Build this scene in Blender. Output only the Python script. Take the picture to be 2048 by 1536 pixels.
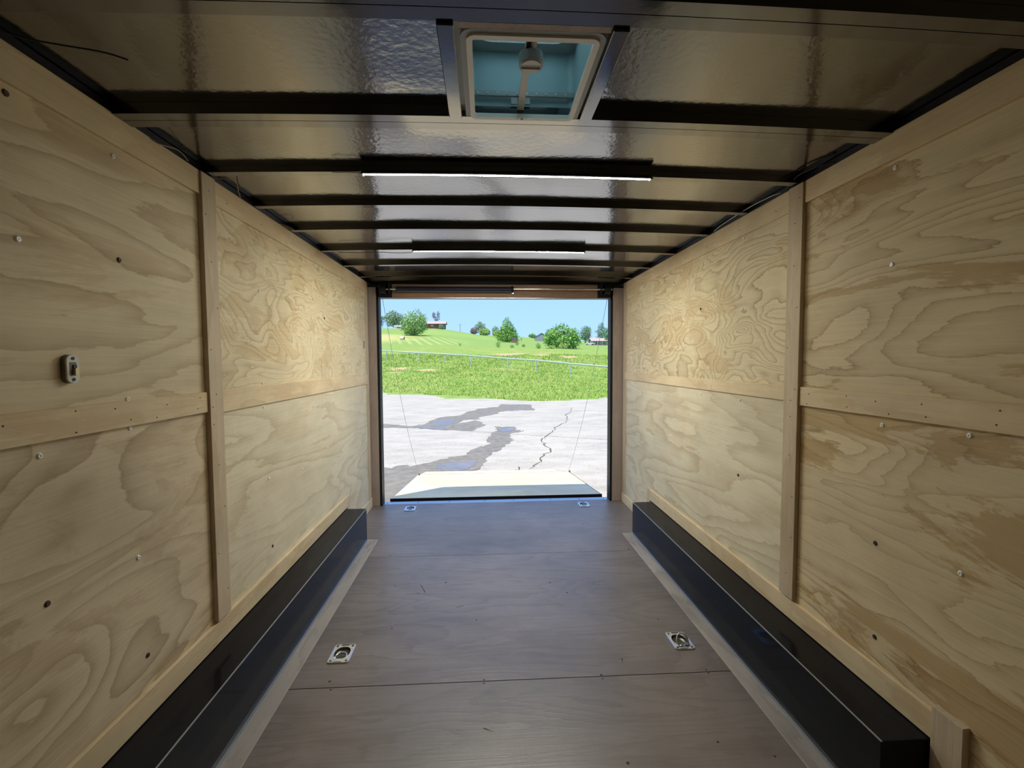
import bpy, bmesh, math, random
import numpy as np
from mathutils import Vector, Matrix
R = math.radians
for o in list(bpy.data.objects): bpy.data.objects.remove(o)
SC = bpy.context.scene
C = SC.collection

# ------------------------------------------------------------------ camera
cam = bpy.data.cameras.new('camera'); co = bpy.data.objects.new('camera', cam); C.objects.link(co)
cam.sensor_width = 36; cam.lens = 906.3 / 2048 * 36; cam.clip_start = .02; cam.clip_end = 3000
yaw, pit, rol = .0574, .0512, -.0054
f = Vector((math.sin(yaw) * math.cos(pit), math.cos(yaw) * math.cos(pit), -math.sin(pit)))
r0 = Vector((math.cos(yaw), -math.sin(yaw), 0)); u0 = r0.cross(f)
rr = math.cos(rol) * r0 + math.sin(rol) * u0; uu = -math.sin(rol) * r0 + math.cos(rol) * u0
M = Matrix((rr, uu, -f)).transposed().to_4x4(); M.translation = Vector((-.1178, 0, 1.3994))
co.matrix_world = M
SC.camera = co

# ------------------------------------------------------------------ world, sun, exposure
SC.view_settings.view_transform = 'Standard'; SC.view_settings.look = 'None'
SC.view_settings.gamma = 1; SC.view_settings.use_curve_mapping = False
SC.view_settings.exposure = 0.22
W = bpy.data.worlds.new('sky'); SC.world = W; W.use_nodes = True
nt = W.node_tree; bg = nt.nodes['Background']
tc = nt.nodes.new('ShaderNodeTexCoord'); sx = nt.nodes.new('ShaderNodeSeparateXYZ')
cr = nt.nodes.new('ShaderNodeValToRGB')
nt.links.new(tc.outputs['Generated'], sx.inputs[0]); nt.links.new(sx.outputs['Z'], cr.inputs[0])
nt.links.new(cr.outputs[0], bg.inputs[0])
ST = [(0, (.50, .78, 1.20, 1)), (.05, (.44, .72, 1.20, 1)), (.16, (.38, .66, 1.18, 1)), (.5, (.27, .54, 1.15, 1)), (1, (.16, .34, .85, 1))]
cr.color_ramp.elements[0].color = ST[0][1]; cr.color_ramp.elements[1].color = ST[-1][1]
for p, c in ST[1:-1]: cr.color_ramp.elements.new(p).color = c
bg.inputs[1].default_value = 1.0
sun = bpy.data.lights.new('sun', 'SUN'); so = bpy.data.objects.new('sun', sun); C.objects.link(so)
sun.energy = 5.6; sun.angle = R(.6); sun.color = (1, .89, .67)
so.rotation_euler = Vector((-.66, -.76, 2.4)).to_track_quat('Z', 'Y').to_euler()

# ------------------------------------------------------------------ materials
def srgb(*c):
    return tuple(((v / 255 + .055) / 1.055) ** 2.4 if v / 255 > .04045 else v / 255 / 12.92 for v in c) + (1,)
def mat(name, col, rough=.6, metal=0, spec=.5, noise=0, nscale=8, bump=0, bscale=40, stretch=(1, 1, 1), trans=0):
    m = bpy.data.materials.new(name); m.use_nodes = True
    t = m.node_tree; b = t.nodes['Principled BSDF']
    b.inputs['Base Color'].default_value = col; b.inputs['Roughness'].default_value = rough
    b.inputs['Metallic'].default_value = metal; b.inputs['Specular IOR Level'].default_value = spec
    if noise or bump:
        tc = t.nodes.new('ShaderNodeTexCoord'); mp = t.nodes.new('ShaderNodeMapping'); mp.inputs['Scale'].default_value = stretch
        t.links.new(tc.outputs['Object'], mp.inputs[0])
    if noise:
        n = t.nodes.new('ShaderNodeTexNoise'); n.inputs['Scale'].default_value = nscale; n.inputs['Detail'].default_value = 5
        t.links.new(mp.outputs[0], n.inputs['Vector'])
        r = t.nodes.new('ShaderNodeMapRange'); r.inputs[1].default_value = .3; r.inputs[2].default_value = .7
        r.inputs[3].default_value = 1 - noise; r.inputs[4].default_value = 1 + noise
        t.links.new(n.outputs[0], r.inputs[0])
        v = t.nodes.new('ShaderNodeVectorMath'); v.operation = 'SCALE'; v.inputs[0].default_value = col[:3]
        t.links.new(r.outputs[0], v.inputs['Scale']); t.links.new(v.outputs[0], b.inputs['Base Color'])
    if bump:
        n = t.nodes.new('ShaderNodeTexNoise'); n.inputs['Scale'].default_value = bscale; n.inputs['Detail'].default_value = 3
        t.links.new(mp.outputs[0], n.inputs['Vector'])
        bp = t.nodes.new('ShaderNodeBump'); bp.inputs['Strength'].default_value = 1; bp.inputs['Distance'].default_value = bump
        t.links.new(n.outputs[0], bp.inputs['Height']); t.links.new(bp.outputs[0], b.inputs['Normal'])
    return m

def plywood(name, pale, tan, dark, S, K=9, contrast=1.0, rough=.62, spec=.35, seed=0., patch=.6, warp=.5, fibre=140, grime=0, along='Y', thin=0, jagk=1.1):
    """rotary-cut softwood veneer: contour lines of a slow noise field stretched along the grain"""
    m = bpy.data.materials.new(name); m.use_nodes = True
    t = m.node_tree; b = t.nodes['Principled BSDF']; N = t.nodes.new; L = t.links.new
    def math_(op, a, bb=None, cl=False):
        n = N('ShaderNodeMath'); n.operation = op; n.use_clamp = cl
        for i, v in enumerate((a, bb)):
            if v is None: continue
            if isinstance(v, (int, float)): n.inputs[i].default_value = v
            else: L(v, n.inputs[i])
        return n.outputs[0]
    tc = N('ShaderNodeTexCoord'); mp = N('ShaderNodeMapping'); mp.inputs['Scale'].default_value = S
    L(tc.outputs['Object'], mp.inputs[0])
    oi = N('ShaderNodeObjectInfo'); w = math_('ADD', math_('MULTIPLY', oi.outputs['Random'], 37.0), seed)
    def noise(vec, scale, det, rg, dist=0., wadd=0.):
        n = N('ShaderNodeTexNoise'); n.noise_dimensions = '4D'
        L(vec, n.inputs['Vector']); L(math_('ADD', w, wadd), n.inputs['W'])
        n.inputs['Scale'].default_value = scale; n.inputs['Detail'].default_value = det
        n.inputs['Roughness'].default_value = rg; n.inputs['Distortion'].default_value = dist
        return n.outputs[0]
    n1 = noise(mp.outputs[0], 1.0, 2.2, .38, warp)
    jag = noise(mp.outputs[0], 5.5, 6, .68, .6, 3)
    v = math_('ADD', math_('MULTIPLY', n1, K), math_('MULTIPLY', jag, jagk))
    fr = math_('FRACT', v)
    rp = N('ShaderNodeValToRGB'); e = rp.color_ramp.elements
    e[0].position = 0; e[0].color = (0, 0, 0, 1); e[1].position = 1; e[1].color = (.0, 0, 0, 1)
    for p, c in (((.50, .10), (.78, .35), (.90, .62), (.945, 1.0), (.965, .15)) if thin else ((.42, .10), (.70, .45), (.86, .80), (.93, 1.0), (.965, .25))):
        x = e.new(p); x.color = (c, c, c, 1)
    L(fr, rp.inputs[0])
    # big patches where the veneer cuts flat through the latewood
    pt = noise(mp.outputs[0], 1.3, 7, .66, .9, 9)
    mr = N('ShaderNodeMapRange'); mr.inputs[1].default_value = .52; mr.inputs[2].default_value = .545; L(pt, mr.inputs[0])
    fine = N('ShaderNodeMapping'); fine.inputs['Scale'].default_value = {'Y': (fibre, 3, fibre), 'X': (3, fibre, fibre), 'Z': (fibre, fibre, 3)}[along]
    L(tc.outputs['Object'], fine.inputs[0])
    fb = noise(fine.outputs[0], 1, 2, .5, 0, 5)
    # where the line work fades out
    fd = noise(mp.outputs[0], .7, 1, .5, 0, 17)
    md = N('ShaderNodeMapRange'); md.inputs[1].default_value = .38; md.inputs[2].default_value = .62; md.inputs[3].default_value = .5; md.inputs[4].default_value = 1.0; L(fd, md.inputs[0])
    lines = math_('MULTIPLY', math_('MULTIPLY', rp.outputs[0], md.outputs[0]), contrast, True)
    mx = N('ShaderNodeMix'); mx.data_type = 'RGBA'; mx.inputs['A'].default_value = pale; mx.inputs['B'].default_value = tan
    L(math_('MULTIPLY', mr.outputs[0], patch), mx.inputs['Factor'])
    m2 = N('ShaderNodeMix'); m2.data_type = 'RGBA'; m2.inputs['B'].default_value = dark
    L(mx.outputs['Result'], m2.inputs['A']); L(lines, m2.inputs['Factor'])
    br = math_('ADD', .88, math_('MULTIPLY', fb, .24))
    gr = noise(tc.outputs['Object'], 1.6, 6, .62, .3, 23)
    mg = N('ShaderNodeMapRange'); mg.inputs[1].default_value = .32; mg.inputs[2].default_value = .7; mg.inputs[3].default_value = 1.08; mg.inputs[4].default_value = 1 - .18 - grime; L(gr, mg.inputs[0])
    sc_ = N('ShaderNodeVectorMath'); sc_.operation = 'SCALE'; L(m2.outputs['Result'], sc_.inputs[0]); L(math_('MULTIPLY', br, mg.outputs[0]), sc_.inputs['Scale'])
    L(sc_.outputs[0], b.inputs['Base Color'])
    b.inputs['Roughness'].default_value = rough; b.inputs['Specular IOR Level'].default_value = spec
    bp = N('ShaderNodeBump'); bp.inputs['Strength'].default_value = .5; bp.inputs['Distance'].default_value = .0012
    L(math_('ADD', fb, math_('MULTIPLY', rp.outputs[0], .4)), bp.inputs['Height']); L(bp.outputs[0], b.inputs['Normal'])
    return m

PALE = (.79, .675, .44, 1); TAN = (.66, .49, .26, 1); DARK = (.36, .24, .105, 1)
M_ = {}
M_['ply_bold'] = plywood('pine_plywood_bold_grain', PALE, TAN, DARK, (3, 1.35, 3.1), K=24, contrast=.95, seed=1.3, warp=1.0, thin=1, patch=.55)
M_['ply_soft'] = plywood('pine_plywood_soft_grain', (.76, .65, .44, 1), (.68, .53, .32, 1), (.46, .33, .18, 1), (3, .6, 3.4), K=10, contrast=.85, seed=4.4, patch=.7)
M_['ply_pale'] = plywood('pine_plywood_pale', (.78, .70, .51, 1), (.72, .61, .41, 1), (.55, .43, .26, 1), (3, .7, 3.0), K=11, contrast=.7, seed=8.2, patch=.5)
M_['ply_tan'] = plywood('pine_plywood_tan_grain', (.76, .63, .40, 1), (.58, .42, .21, 1), (.36, .225, .095, 1), (3, .75, 3.4), K=17, contrast=.9, seed=2.7, patch=.95, warp=.8, thin=1)
M_['batten_h'] = plywood('pine_batten_long', (.79, .64, .41, 1), (.70, .52, .30, 1), (.60, .43, .24, 1), (3, 1.3, 5), K=5, contrast=.5, seed=11, jagk=.5)
M_['batten_v'] = plywood('pine_batten_upright', (.66, .54, .38, 1), (.60, .46, .31, 1), (.50, .37, .24, 1), (3, 8, 1.3), K=4, contrast=.6, seed=13, along='Z', jagk=.4)
M_['floor_ply'] = plywood('worn_floor_plywood', (.235, .20, .185, 1), (.20, .165, .148, 1), (.15, .12, .105, 1), (.9, 4.5, 3), K=11, contrast=.6, rough=.40, spec=.72, seed=21, grime=.2, fibre=110, along='X')
M_['floor_strip'] = plywood('worn_floor_strip', (.46, .42, .38, 1), (.37, .33, .29, 1), (.27, .235, .20, 1), (6, 1.2, 3), K=5, contrast=.7, rough=.45, spec=.55, seed=31, grime=.08)
M_['ramp_ply'] = plywood('ramp_plywood', (.76, .66, .44, 1), (.70, .58, .36, 1), (.58, .46, .27, 1), (.8, 2.0, 3), K=4, contrast=.35, rough=.55, spec=.4, seed=41, along='X')
M_['post_wood'] = plywood('door_post_wood', (.42, .35, .32, 1), (.37, .30, .27, 1), (.30, .24, .21, 1), (6, 6, 1), K=4, contrast=.4, seed=51, rough=.5, along='Z')
M_['header_wood'] = plywood('header_wood', (.34, .22, .15, 1), (.28, .18, .12, 1), (.20, .12, .08, 1), (1, 6, 6), K=5, contrast=.5, seed=53, rough=.5, along='X')
M_['black'] = mat('black_painted_steel', (.010, .010, .013, 1), rough=.5, spec=.25, bump=.0003, bscale=300)
M_['bow'] = mat('dark_satin_roof_bow', (.045, .045, .047, 1), rough=.13, metal=.9, spec=.6, bump=.0003, bscale=60)
pb_ = M_['bow'].node_tree.nodes['Principled BSDF']; pb_.inputs['Coat Weight'].default_value = 1; pb_.inputs['Coat IOR'].default_value = 1.9; pb_.inputs['Coat Roughness'].default_value = .1
M_['box'] = mat('black_sheet_steel', (.008, .009, .012, 1), rough=.14, spec=.14, noise=.3, nscale=3)
M_['edge'] = mat('bright_sheet_edge', (.45, .48, .52, 1), rough=.35, metal=.6)
M_['pale_edge'] = mat('pale_plywood_edge', (.50, .44, .36, 1), rough=.6)
M_['gouge'] = mat('brown_gouge', (.10, .055, .035, 1), rough=.8)
M_['zinc'] = mat('zinc_plated_steel', (.72, .76, .82, 1), rough=.18, metal=1, noise=.12, nscale=40)
M_['zinc_dark'] = mat('dull_zinc_pan', (.16, .15, .13, 1), rough=.35, metal=.8)
M_['white_head'] = mat('white_screw_head', (.95, .95, .92, 1), rough=.3)
M_['dark_head'] = mat('dark_screw_recess', (.03, .025, .02, 1), rough=.6)
M_['knot'] = mat('dark_knot', (.07, .04, .02, 1), rough=.7)
M_['alu'] = mat('aluminium_threshold', (.45, .50, .60, 1), rough=.30, metal=.85)
M_['plastic'] = mat('off_white_plastic', (.72, .72, .68, 1), rough=.4)
M_['plastic_grey'] = mat('grey_plastic', (.34, .36, .36, 1), rough=.35)
M_['plastic_cream'] = mat('cream_plastic', (.92, .90, .84, 1), rough=.35)
M_['wire'] = mat('tan_cable_sheath', (.40, .30, .15, 1), rough=.5)
M_['black_rubber'] = mat('black_rubber', (.012, .011, .012, 1), rough=.6)
M_['steel_cable'] = mat('steel_cable', (.35, .35, .35, 1), rough=.4, metal=.8)
M_['spring'] = mat('blue_black_tube_paint', (.014, .018, .04, 1), rough=.3)
M_['rod'] = mat('bare_steel_rod', (.80, .72, .62, 1), rough=.25, metal=.9)
M_['outer'] = mat('outer_skin_white', (.7, .7, .7, 1), rough=.4)
# ceiling sheet : grey satin metal, slightly wavy
def ceiling_mat():
    m = bpy.data.materials.new('satin_grey_roof_sheet'); m.use_nodes = True
    t = m.node_tree; b = t.nodes['Principled BSDF']; N = t.nodes.new; L = t.links.new
    b.inputs['Base Color'].default_value = (.085, .082, .075, 1); b.inputs['Metallic'].default_value = 1; b.inputs['Coat Weight'].default_value = 1; b.inputs['Coat IOR'].default_value = 2.1; b.inputs['Coat Roughness'].default_value = .1
    b.inputs['Roughness'].default_value = .17
    tc = N('ShaderNodeTexCoord')
    n = N('ShaderNodeTexNoise'); n.inputs['Scale'].default_value = 55; n.inputs['Detail'].default_value = 3; L(tc.outputs['Object'], n.inputs['Vector'])
    n2 = N('ShaderNodeTexNoise'); n2.inputs['Scale'].default_value = 2.2; n2.inputs['Detail'].default_value = 1; L(tc.outputs['Object'], n2.inputs['Vector'])
    b1 = N('ShaderNodeBump'); b1.inputs['Distance'].default_value = .0006; L(n.outputs[0], b1.inputs['Height'])
    b2 = N('ShaderNodeBump'); b2.inputs['Distance'].default_value = .012; L(n2.outputs[0], b2.inputs['Height']); L(b1.outputs[0], b2.inputs['Normal'])
    L(b2.outputs[0], b.inputs['Normal']); L(b2.outputs[0], b.inputs['Coat Normal'])
    return m
M_['sheet'] = ceiling_mat()
def lid_mat():
    m = bpy.data.materials.new('smoked_teal_vent_lid'); m.use_nodes = True
    t = m.node_tree; N = t.nodes.new; L = t.links.new
    for n in list(t.nodes):
        if n.type == 'BSDF_PRINCIPLED': t.nodes.remove(n)
    out = [n for n in t.nodes if n.type == 'OUTPUT_MATERIAL'][0]
    tl = N('ShaderNodeBsdfTranslucent'); tl.inputs[0].default_value = (.66, .86, .88, 1)
    df = N('ShaderNodeBsdfDiffuse'); df.inputs[0].default_value = (.10, .17, .18, 1)
    gl = N('ShaderNodeBsdfGlossy'); gl.inputs['Roughness'].default_value = .2; gl.inputs[0].default_value = (.6, .7, .7, 1)
    a = N('ShaderNodeMixShader'); a.inputs[0].default_value = .2; L(tl.outputs[0], a.inputs[1]); L(df.outputs[0], a.inputs[2])
    c = N('ShaderNodeMixShader'); c.inputs[0].default_value = .06; L(a.outputs[0], c.inputs[1]); L(gl.outputs[0], c.inputs[2])
    L(c.outputs[0], out.inputs[0]); return m
M_['lid'] = lid_mat()
M_['throat'] = mat('vent_throat', (.34, .46, .48, 1), rough=.4)

# outdoors
def grass_mat(name, c1, c2, c3, sc):
    m = bpy.data.materials.new(name); m.use_nodes = True
    t = m.node_tree; b = t.nodes['Principled BSDF']; N = t.nodes.new; L = t.links.new
    tc = N('ShaderNodeTexCoord')
    def nz(s, d=4, stretch=(1, 1, 1), dist=0):
        mp = N('ShaderNodeMapping'); mp.inputs['Scale'].default_value = stretch; L(tc.outputs['Object'], mp.inputs[0])
        n = N('ShaderNodeTexNoise'); n.inputs['Scale'].default_value = s; n.inputs['Detail'].default_value = d; n.inputs['Distortion'].default_value = dist
        L(mp.outputs[0], n.inputs['Vector']); return n.outputs[0]
    def mix(a, b_, fac, lo, hi):
        r = N('ShaderNodeMapRange'); r.inputs[1].default_value = lo; r.inputs[2].default_value = hi; L(fac, r.inputs[0])
        x = N('ShaderNodeMix'); x.data_type = 'RGBA'; L(r.outputs[0], x.inputs['Factor'])
        for s, v in (('A', a), ('B', b_)):
            if isinstance(v, tuple): x.inputs[s].default_value = v
            else: L(v, x.inputs[s])
        return x.outputs['Result']
    base = mix(c1, c2, nz(sc, 6), .38, .62)
    base = mix(base, c3, nz(sc * .13, 4, dist=.6), .50, .68)
    L(base, b.inputs['Base Color']); b.inputs['Roughness'].default_value = .9; b.inputs['Specular IOR Level'].default_value = .1
    return m
DIRT = ((2.9, 65, 2.9, 5.0), (5.0, 69, 1.6, 3), (7.2, 60.5, 1.7, 3), (10.3, 56, 1.6, 2.6), (-7.4, 38.5, 1.1, 1.4), (-4.8, 36.5, 1.2, 1.0), (-7.0, 35.0, .8, .7))
def field_mat():
    """rough green meadow near, mown hay ground with swath lines on the slope, dirt patches"""
    m = grass_mat('meadow', (.17, .29, .06, 1), (.27, .37, .095, 1), (.31, .36, .12, 1), 1.6)
    t = m.node_tree; b = t.nodes['Principled BSDF']; N = t.nodes.new; L = t.links.new
    src = b.inputs['Base Color'].links[0].from_socket
    tc = N('ShaderNodeTexCoord'); sp = N('ShaderNodeSeparateXYZ'); L(tc.outputs['Object'], sp.inputs[0])
    def blob(cx, cy, rx, ry, lo=.6, hi=1.1, rag=1.5):
        mp = N('ShaderNodeMapping'); mp.vector_type = 'TEXTURE'; mp.inputs['Location'].default_value = (cx, cy, 0); mp.inputs['Scale'].default_value = (rx, ry, 1e6)
        L(tc.outputs['Object'], mp.inputs[0])
        n = N('ShaderNodeTexNoise'); n.inputs['Scale'].default_value = rag; n.inputs['Detail'].default_value = 5; L(tc.outputs['Object'], n.inputs['Vector'])
        ln = N('ShaderNodeVectorMath'); ln.operation = 'LENGTH'; L(mp.outputs[0], ln.inputs[0])
        a = N('ShaderNodeMath'); a.operation = 'ADD'; L(ln.outputs['Value'], a.inputs[0]); L(n.outputs[0], a.inputs[1])
        r = N('ShaderNodeMapRange'); r.inputs[1].default_value = hi; r.inputs[2].default_value = lo + .5; r.inputs[3].default_value = 0; r.inputs[4].default_value = 1
        r.inputs[1].default_value = hi + .5; L(a.outputs[0], r.inputs[0]); return r.outputs[0]
    def over(a, col, fac):
        x = N('ShaderNodeMix'); x.data_type = 'RGBA'; L(fac, x.inputs['Factor']); L(a, x.inputs['A'])
        if isinstance(col, tuple): x.inputs['B'].default_value = col
        else: L(col, x.inputs['B'])
        return x.outputs['Result']
    far = N('ShaderNodeMapRange'); far.inputs[1].default_value = 110; far.inputs[2].default_value = 150; L(sp.outputs['Y'], far.inputs[0])
    src = over(src, (.21, .33, .09, 1), far.outputs[0])
    src = over(src, (.42, .42, .17, 1), blob(-52, 190, 26, 45, .5, 1.1, .05))          # pale mown hay round the bale
    src = over(src, (.24, .36, .10, 1), blob(-18, 275, 34, 45, .6, 1.1, .04))
    # mowing swaths
    wv = N('ShaderNodeTexWave'); wv.inputs['Scale'].default_value = .11; wv.inputs['Distortion'].default_value = 1.2; wv.inputs['Detail'].default_value = 1; wv.inputs['Detail Scale'].default_value = .03
    mpw = N('ShaderNodeMapping'); mpw.inputs['Rotation'].default_value = (0, 0, R(-32)); mpw.inputs['Scale'].default_value = (1, .35, 0); L(tc.outputs['Object'], mpw.inputs[0]); L(mpw.outputs[0], wv.inputs['Vector'])
    wr = N('ShaderNodeMapRange'); wr.inputs[1].default_value = .62; wr.inputs[2].default_value = .9; wr.inputs[4].default_value = .55; L(wv.outputs['Fac'], wr.inputs[0])
    mm = N('ShaderNodeMath'); mm.operation = 'MULTIPLY'; L(wr.outputs[0], mm.inputs[0]); L(blob(-20, 178, 17, 38, .6, 1.1, .1), mm.inputs[1])
    src = over(src, (.46, .46, .19, 1), mm.outputs[0])
    for bx in DIRT:
        src = over(src, (.46, .36, .20, 1), blob(*bx, .35, 1.0, .8))
    L(src, b.inputs['Base Color'])
    n = N('ShaderNodeTexNoise'); n.inputs['Scale'].default_value = 3; n.inputs['Detail'].default_value = 6; L(tc.outputs['Object'], n.inputs['Vector'])
    bp = N('ShaderNodeBump'); bp.inputs['Distance'].default_value = .12; L(n.outputs[0], bp.inputs['Height']); L(bp.outputs[0], b.inputs['Normal'])
    return m
M_['meadow'] = field_mat()
def blade_mat():
    m = mat('grass_blades', (.2, .32, .07, 1), rough=.8, spec=.2)
    t = m.node_tree; b = t.nodes['Principled BSDF']; N = t.nodes.new; L = t.links.new
    tc = N('ShaderNodeTexCoord'); n = N('ShaderNodeTexNoise'); n.inputs['Scale'].default_value = 1.1; n.inputs['Detail'].default_value = 6; L(tc.outputs['Object'], n.inputs['Vector'])
    cr = N('ShaderNodeValToRGB'); cr.color_ramp.elements[0].position = .36; cr.color_ramp.elements[0].color = (.25, .42, .075, 1)
    cr.color_ramp.elements[1].position = .66; cr.color_ramp.elements[1].color = (.42, .49, .15, 1); L(n.outputs[0], cr.inputs[0]); L(cr.outputs[0], b.inputs['Base Color'])
    return m
M_['blades'] = blade_mat()
def leaf(name, c):
    return mat(name, c, rough=.6, spec=.25, noise=.45, nscale=1.2)
M_['leaf_light'] = leaf('leaves_light_green', (.27, .44, .14, 1))
M_['leaf_mid'] = leaf('leaves_mid_green', (.20, .40, .09, 1))
M_['leaf_grey'] = leaf('leaves_grey_green', (.25, .36, .21, 1))
M_['leaf_dark'] = leaf('leaves_dark_green', (.15, .27, .11, 1))
M_['leaf_pine'] = leaf('needles_blue_green', (.19, .34, .21, 1))
M_['leaf_red'] = leaf('leaves_red_brown', (.22, .17, .13, 1))
M_['leaf_bright'] = leaf('leaves_yellow_green', (.34, .50, .15, 1))
M_['twig'] = leaf('bare_grey_twigs', (.26, .26, .26, 1))
M_['bark'] = mat('bark', (.13, .10, .08, 1), rough=.9, noise=.3, nscale=3)
M_['bark_grey'] = mat('grey_bark', (.25, .23, .22, 1), rough=.9, noise=.3, nscale=3)
def concrete_mat():
    m = bpy.data.materials.new('sunlit_concrete'); m.use_nodes = True
    t = m.node_tree; b = t.nodes['Principled BSDF']; N = t.nodes.new; L = t.links.new
    tc = N('ShaderNodeTexCoord')
    def nz(s, d, st=(1, 1, 1)):
        mp = N('ShaderNodeMapping'); mp.inputs['Scale'].default_value = st; mp.inputs['Rotation'].default_value = (0, 0, .25); L(tc.outputs['Object'], mp.inputs[0])
        n = N('ShaderNodeTexNoise'); n.inputs['Scale'].default_value = s; n.inputs['Detail'].default_value = d; n.inputs['Roughness'].default_value = .6; L(mp.outputs[0], n.inputs['Vector']); return n.outputs[0]
    cr = N('ShaderNodeValToRGB'); e = cr.color_ramp.elements
    e[0].position = .30; e[0].color = (.35, .335, .305, 1); e[1].position = .62; e[1].color = (.455, .435, .395, 1)
    L(nz(1.3, 8, (1, 2.2, 1)), cr.inputs[0])
    cr2 = N('ShaderNodeValToRGB'); e = cr2.color_ramp.elements
    e[0].position = .28; e[0].color = (.72, .70, .68, 1); e[1].position = .45; e[1].color = (1, 1, 1, 1); L(nz(22, 3), cr2.inputs[0])
    x = N('ShaderNodeMix'); x.data_type = 'RGBA'; x.blend_type = 'MULTIPLY'; x.inputs['Factor'].default_value = 1; L(cr.outputs[0], x.inputs['A']); L(cr2.outputs[0], x.inputs['B'])
    L(x.outputs['Result'], b.inputs['Base Color']); b.inputs['Roughness'].default_value = .75; b.inputs['Specular IOR Level'].default_value = .3
    return m
M_['concrete'] = concrete_mat()
M_['wet'] = mat('damp_concrete', (.20, .183, .155, 1), rough=.6, spec=.35, noise=.22, nscale=7)
M_['water'] = mat('shallow_puddle', (.17, .17, .185, 1), rough=.42, spec=.7, noise=.2, nscale=5)
M_['crack'] = mat('crack_dirt', (.10, .09, .06, 1), rough=.9)
M_['galv'] = mat('galvanised_pipe', (.42, .50, .52, 1), rough=.5, metal=.1)
M_['brick'] = mat('far_brick', (.22, .10, .08, 1), rough=.9, noise=.2, nscale=.8)
M_['shingle'] = mat('pinkish_grey_shingle', (.40, .33, .32, 1), rough=.9, noise=.1, nscale=2)
M_['barn'] = mat('weathered_barn_board', (.27, .29, .33, 1), rough=.9, noise=.2, nscale=1.5, stretch=(6, 6, .4))
M_['barn_roof'] = mat('dark_barn_roof', (.07, .08, .09, 1), rough=.6)
M_['white_metal'] = mat('white_sheet_metal', (.62, .60, .60, 1), rough=.5)
M_['shed_dark'] = mat('dark_grey_brown_board', (.16, .14, .13, 1), rough=.8)  # one even dark grey-brown, shared by walls, doors and the bale end
M_['shed_brown'] = mat('brown_board', (.20, .11, .09, 1), rough=.8)
M_['glass_dark'] = mat('far_window_glass', (.30, .34, .38, 1), rough=.15)
M_['pole'] = mat('weathered_pole', (.18, .17, .16, 1), rough=.9)
M_['bale'] = mat('pale_bale_wrap', (.62, .58, .48, 1), rough=.8, noise=.2, nscale=3)
M_['car_paint'] = mat('white_car_paint', (.65, .66, .68, 1), rough=.3)

# ------------------------------------------------------------------ helpers
def link(o, parent=None):
    C.objects.link(o)
    if parent is not None: o.parent = parent
    return o
def raw(name, verts, faces, m, parent=None, smooth=False):
    me = bpy.data.meshes.new(name); me.from_pydata([tuple(v) for v in verts], [], faces); me.update()
    if smooth: me.polygons.foreach_set('use_smooth', [True] * len(me.polygons))
    me.materials.append(M_[m] if isinstance(m, str) else m)
    return link(bpy.data.objects.new(name, me), parent)
def fin(name, bm, m, parent=None, smooth=False):
    bmesh.ops.recalc_face_normals(bm, faces=bm.faces)
    me = bpy.data.meshes.new(name); bm.to_mesh(me); bm.free()
    if smooth: me.polygons.foreach_set('use_smooth', [True] * len(me.polygons))
    me.materials.append(M_[m] if isinstance(m, str) else m)
    return link(bpy.data.objects.new(name, me), parent)
def addbox(bm, x0, x1, y0, y1, z0, z1, bev=0, seg=1):
    r = bmesh.ops.create_cube(bm, size=1)
    vs = r['verts']
    for v in vs:
        v.co = Vector((x0 + (v.co.x + .5) * (x1 - x0), y0 + (v.co.y + .5) * (y1 - y0), z0 + (v.co.z + .5) * (z1 - z0)))
    if bev:
        es = list({e for v in vs for e in v.link_edges})
        bmesh.ops.bevel(bm, geom=es, offset=bev, segments=seg, affect='EDGES', profile=.5)
def box(name, x0, x1, y0, y1, z0, z1, m, parent=None, bev=.0015, seg=1):
    bm = bmesh.new(); addbox(bm, min(x0, x1), max(x0, x1), min(y0, y1), max(y0, y1), min(z0, z1), max(z0, z1), bev, seg)
    return fin(name, bm, m, parent)
def addcyl(bm, a, b, r1, r2=None, n=16, cap=True):
    a = Vector(a); b = Vector(b); r2 = r1 if r2 is None else r2
    d = b - a; q = d.to_track_quat('Z', 'Y')
    bmesh.ops.create_cone(bm, cap_ends=cap, segments=n, radius1=r1, radius2=r2, depth=d.length, matrix=Matrix.Translation((a + b) / 2) @ q.to_matrix().to_4x4())
def cyl(name, a, b, r, m, parent=None, n=16, r2=None, smooth=False):
    bm = bmesh.new(); addcyl(bm, a, b, r, r2, n); return fin(name, bm, m, parent, smooth)
def addtube(bm, pts, r, n=6):
    pts = [Vector(p) for p in pts]; rings = []
    for i, p in enumerate(pts):
        t = (pts[min(i + 1, len(pts) - 1)] - pts[max(i - 1, 0)]).normalized()
        a = t.cross(Vector((0, 0, 1)) if abs(t.z) < .9 else Vector((1, 0, 0))).normalized(); b = t.cross(a)
        rings.append([bm.verts.new(p + r * (math.cos(2 * math.pi * k / n) * a + math.sin(2 * math.pi * k / n) * b)) for k in range(n)])
    for A, B in zip(rings, rings[1:]):
        for k in range(n): bm.faces.new((A[k], A[(k + 1) % n], B[(k + 1) % n], B[k]))
    bm.faces.new(rings[0]); bm.faces.new(rings[-1])
def tube(name, pts, r, m, parent=None, n=6):
    bm = bmesh.new(); addtube(bm, pts, r, n); return fin(name, bm, m, parent, True)
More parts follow.
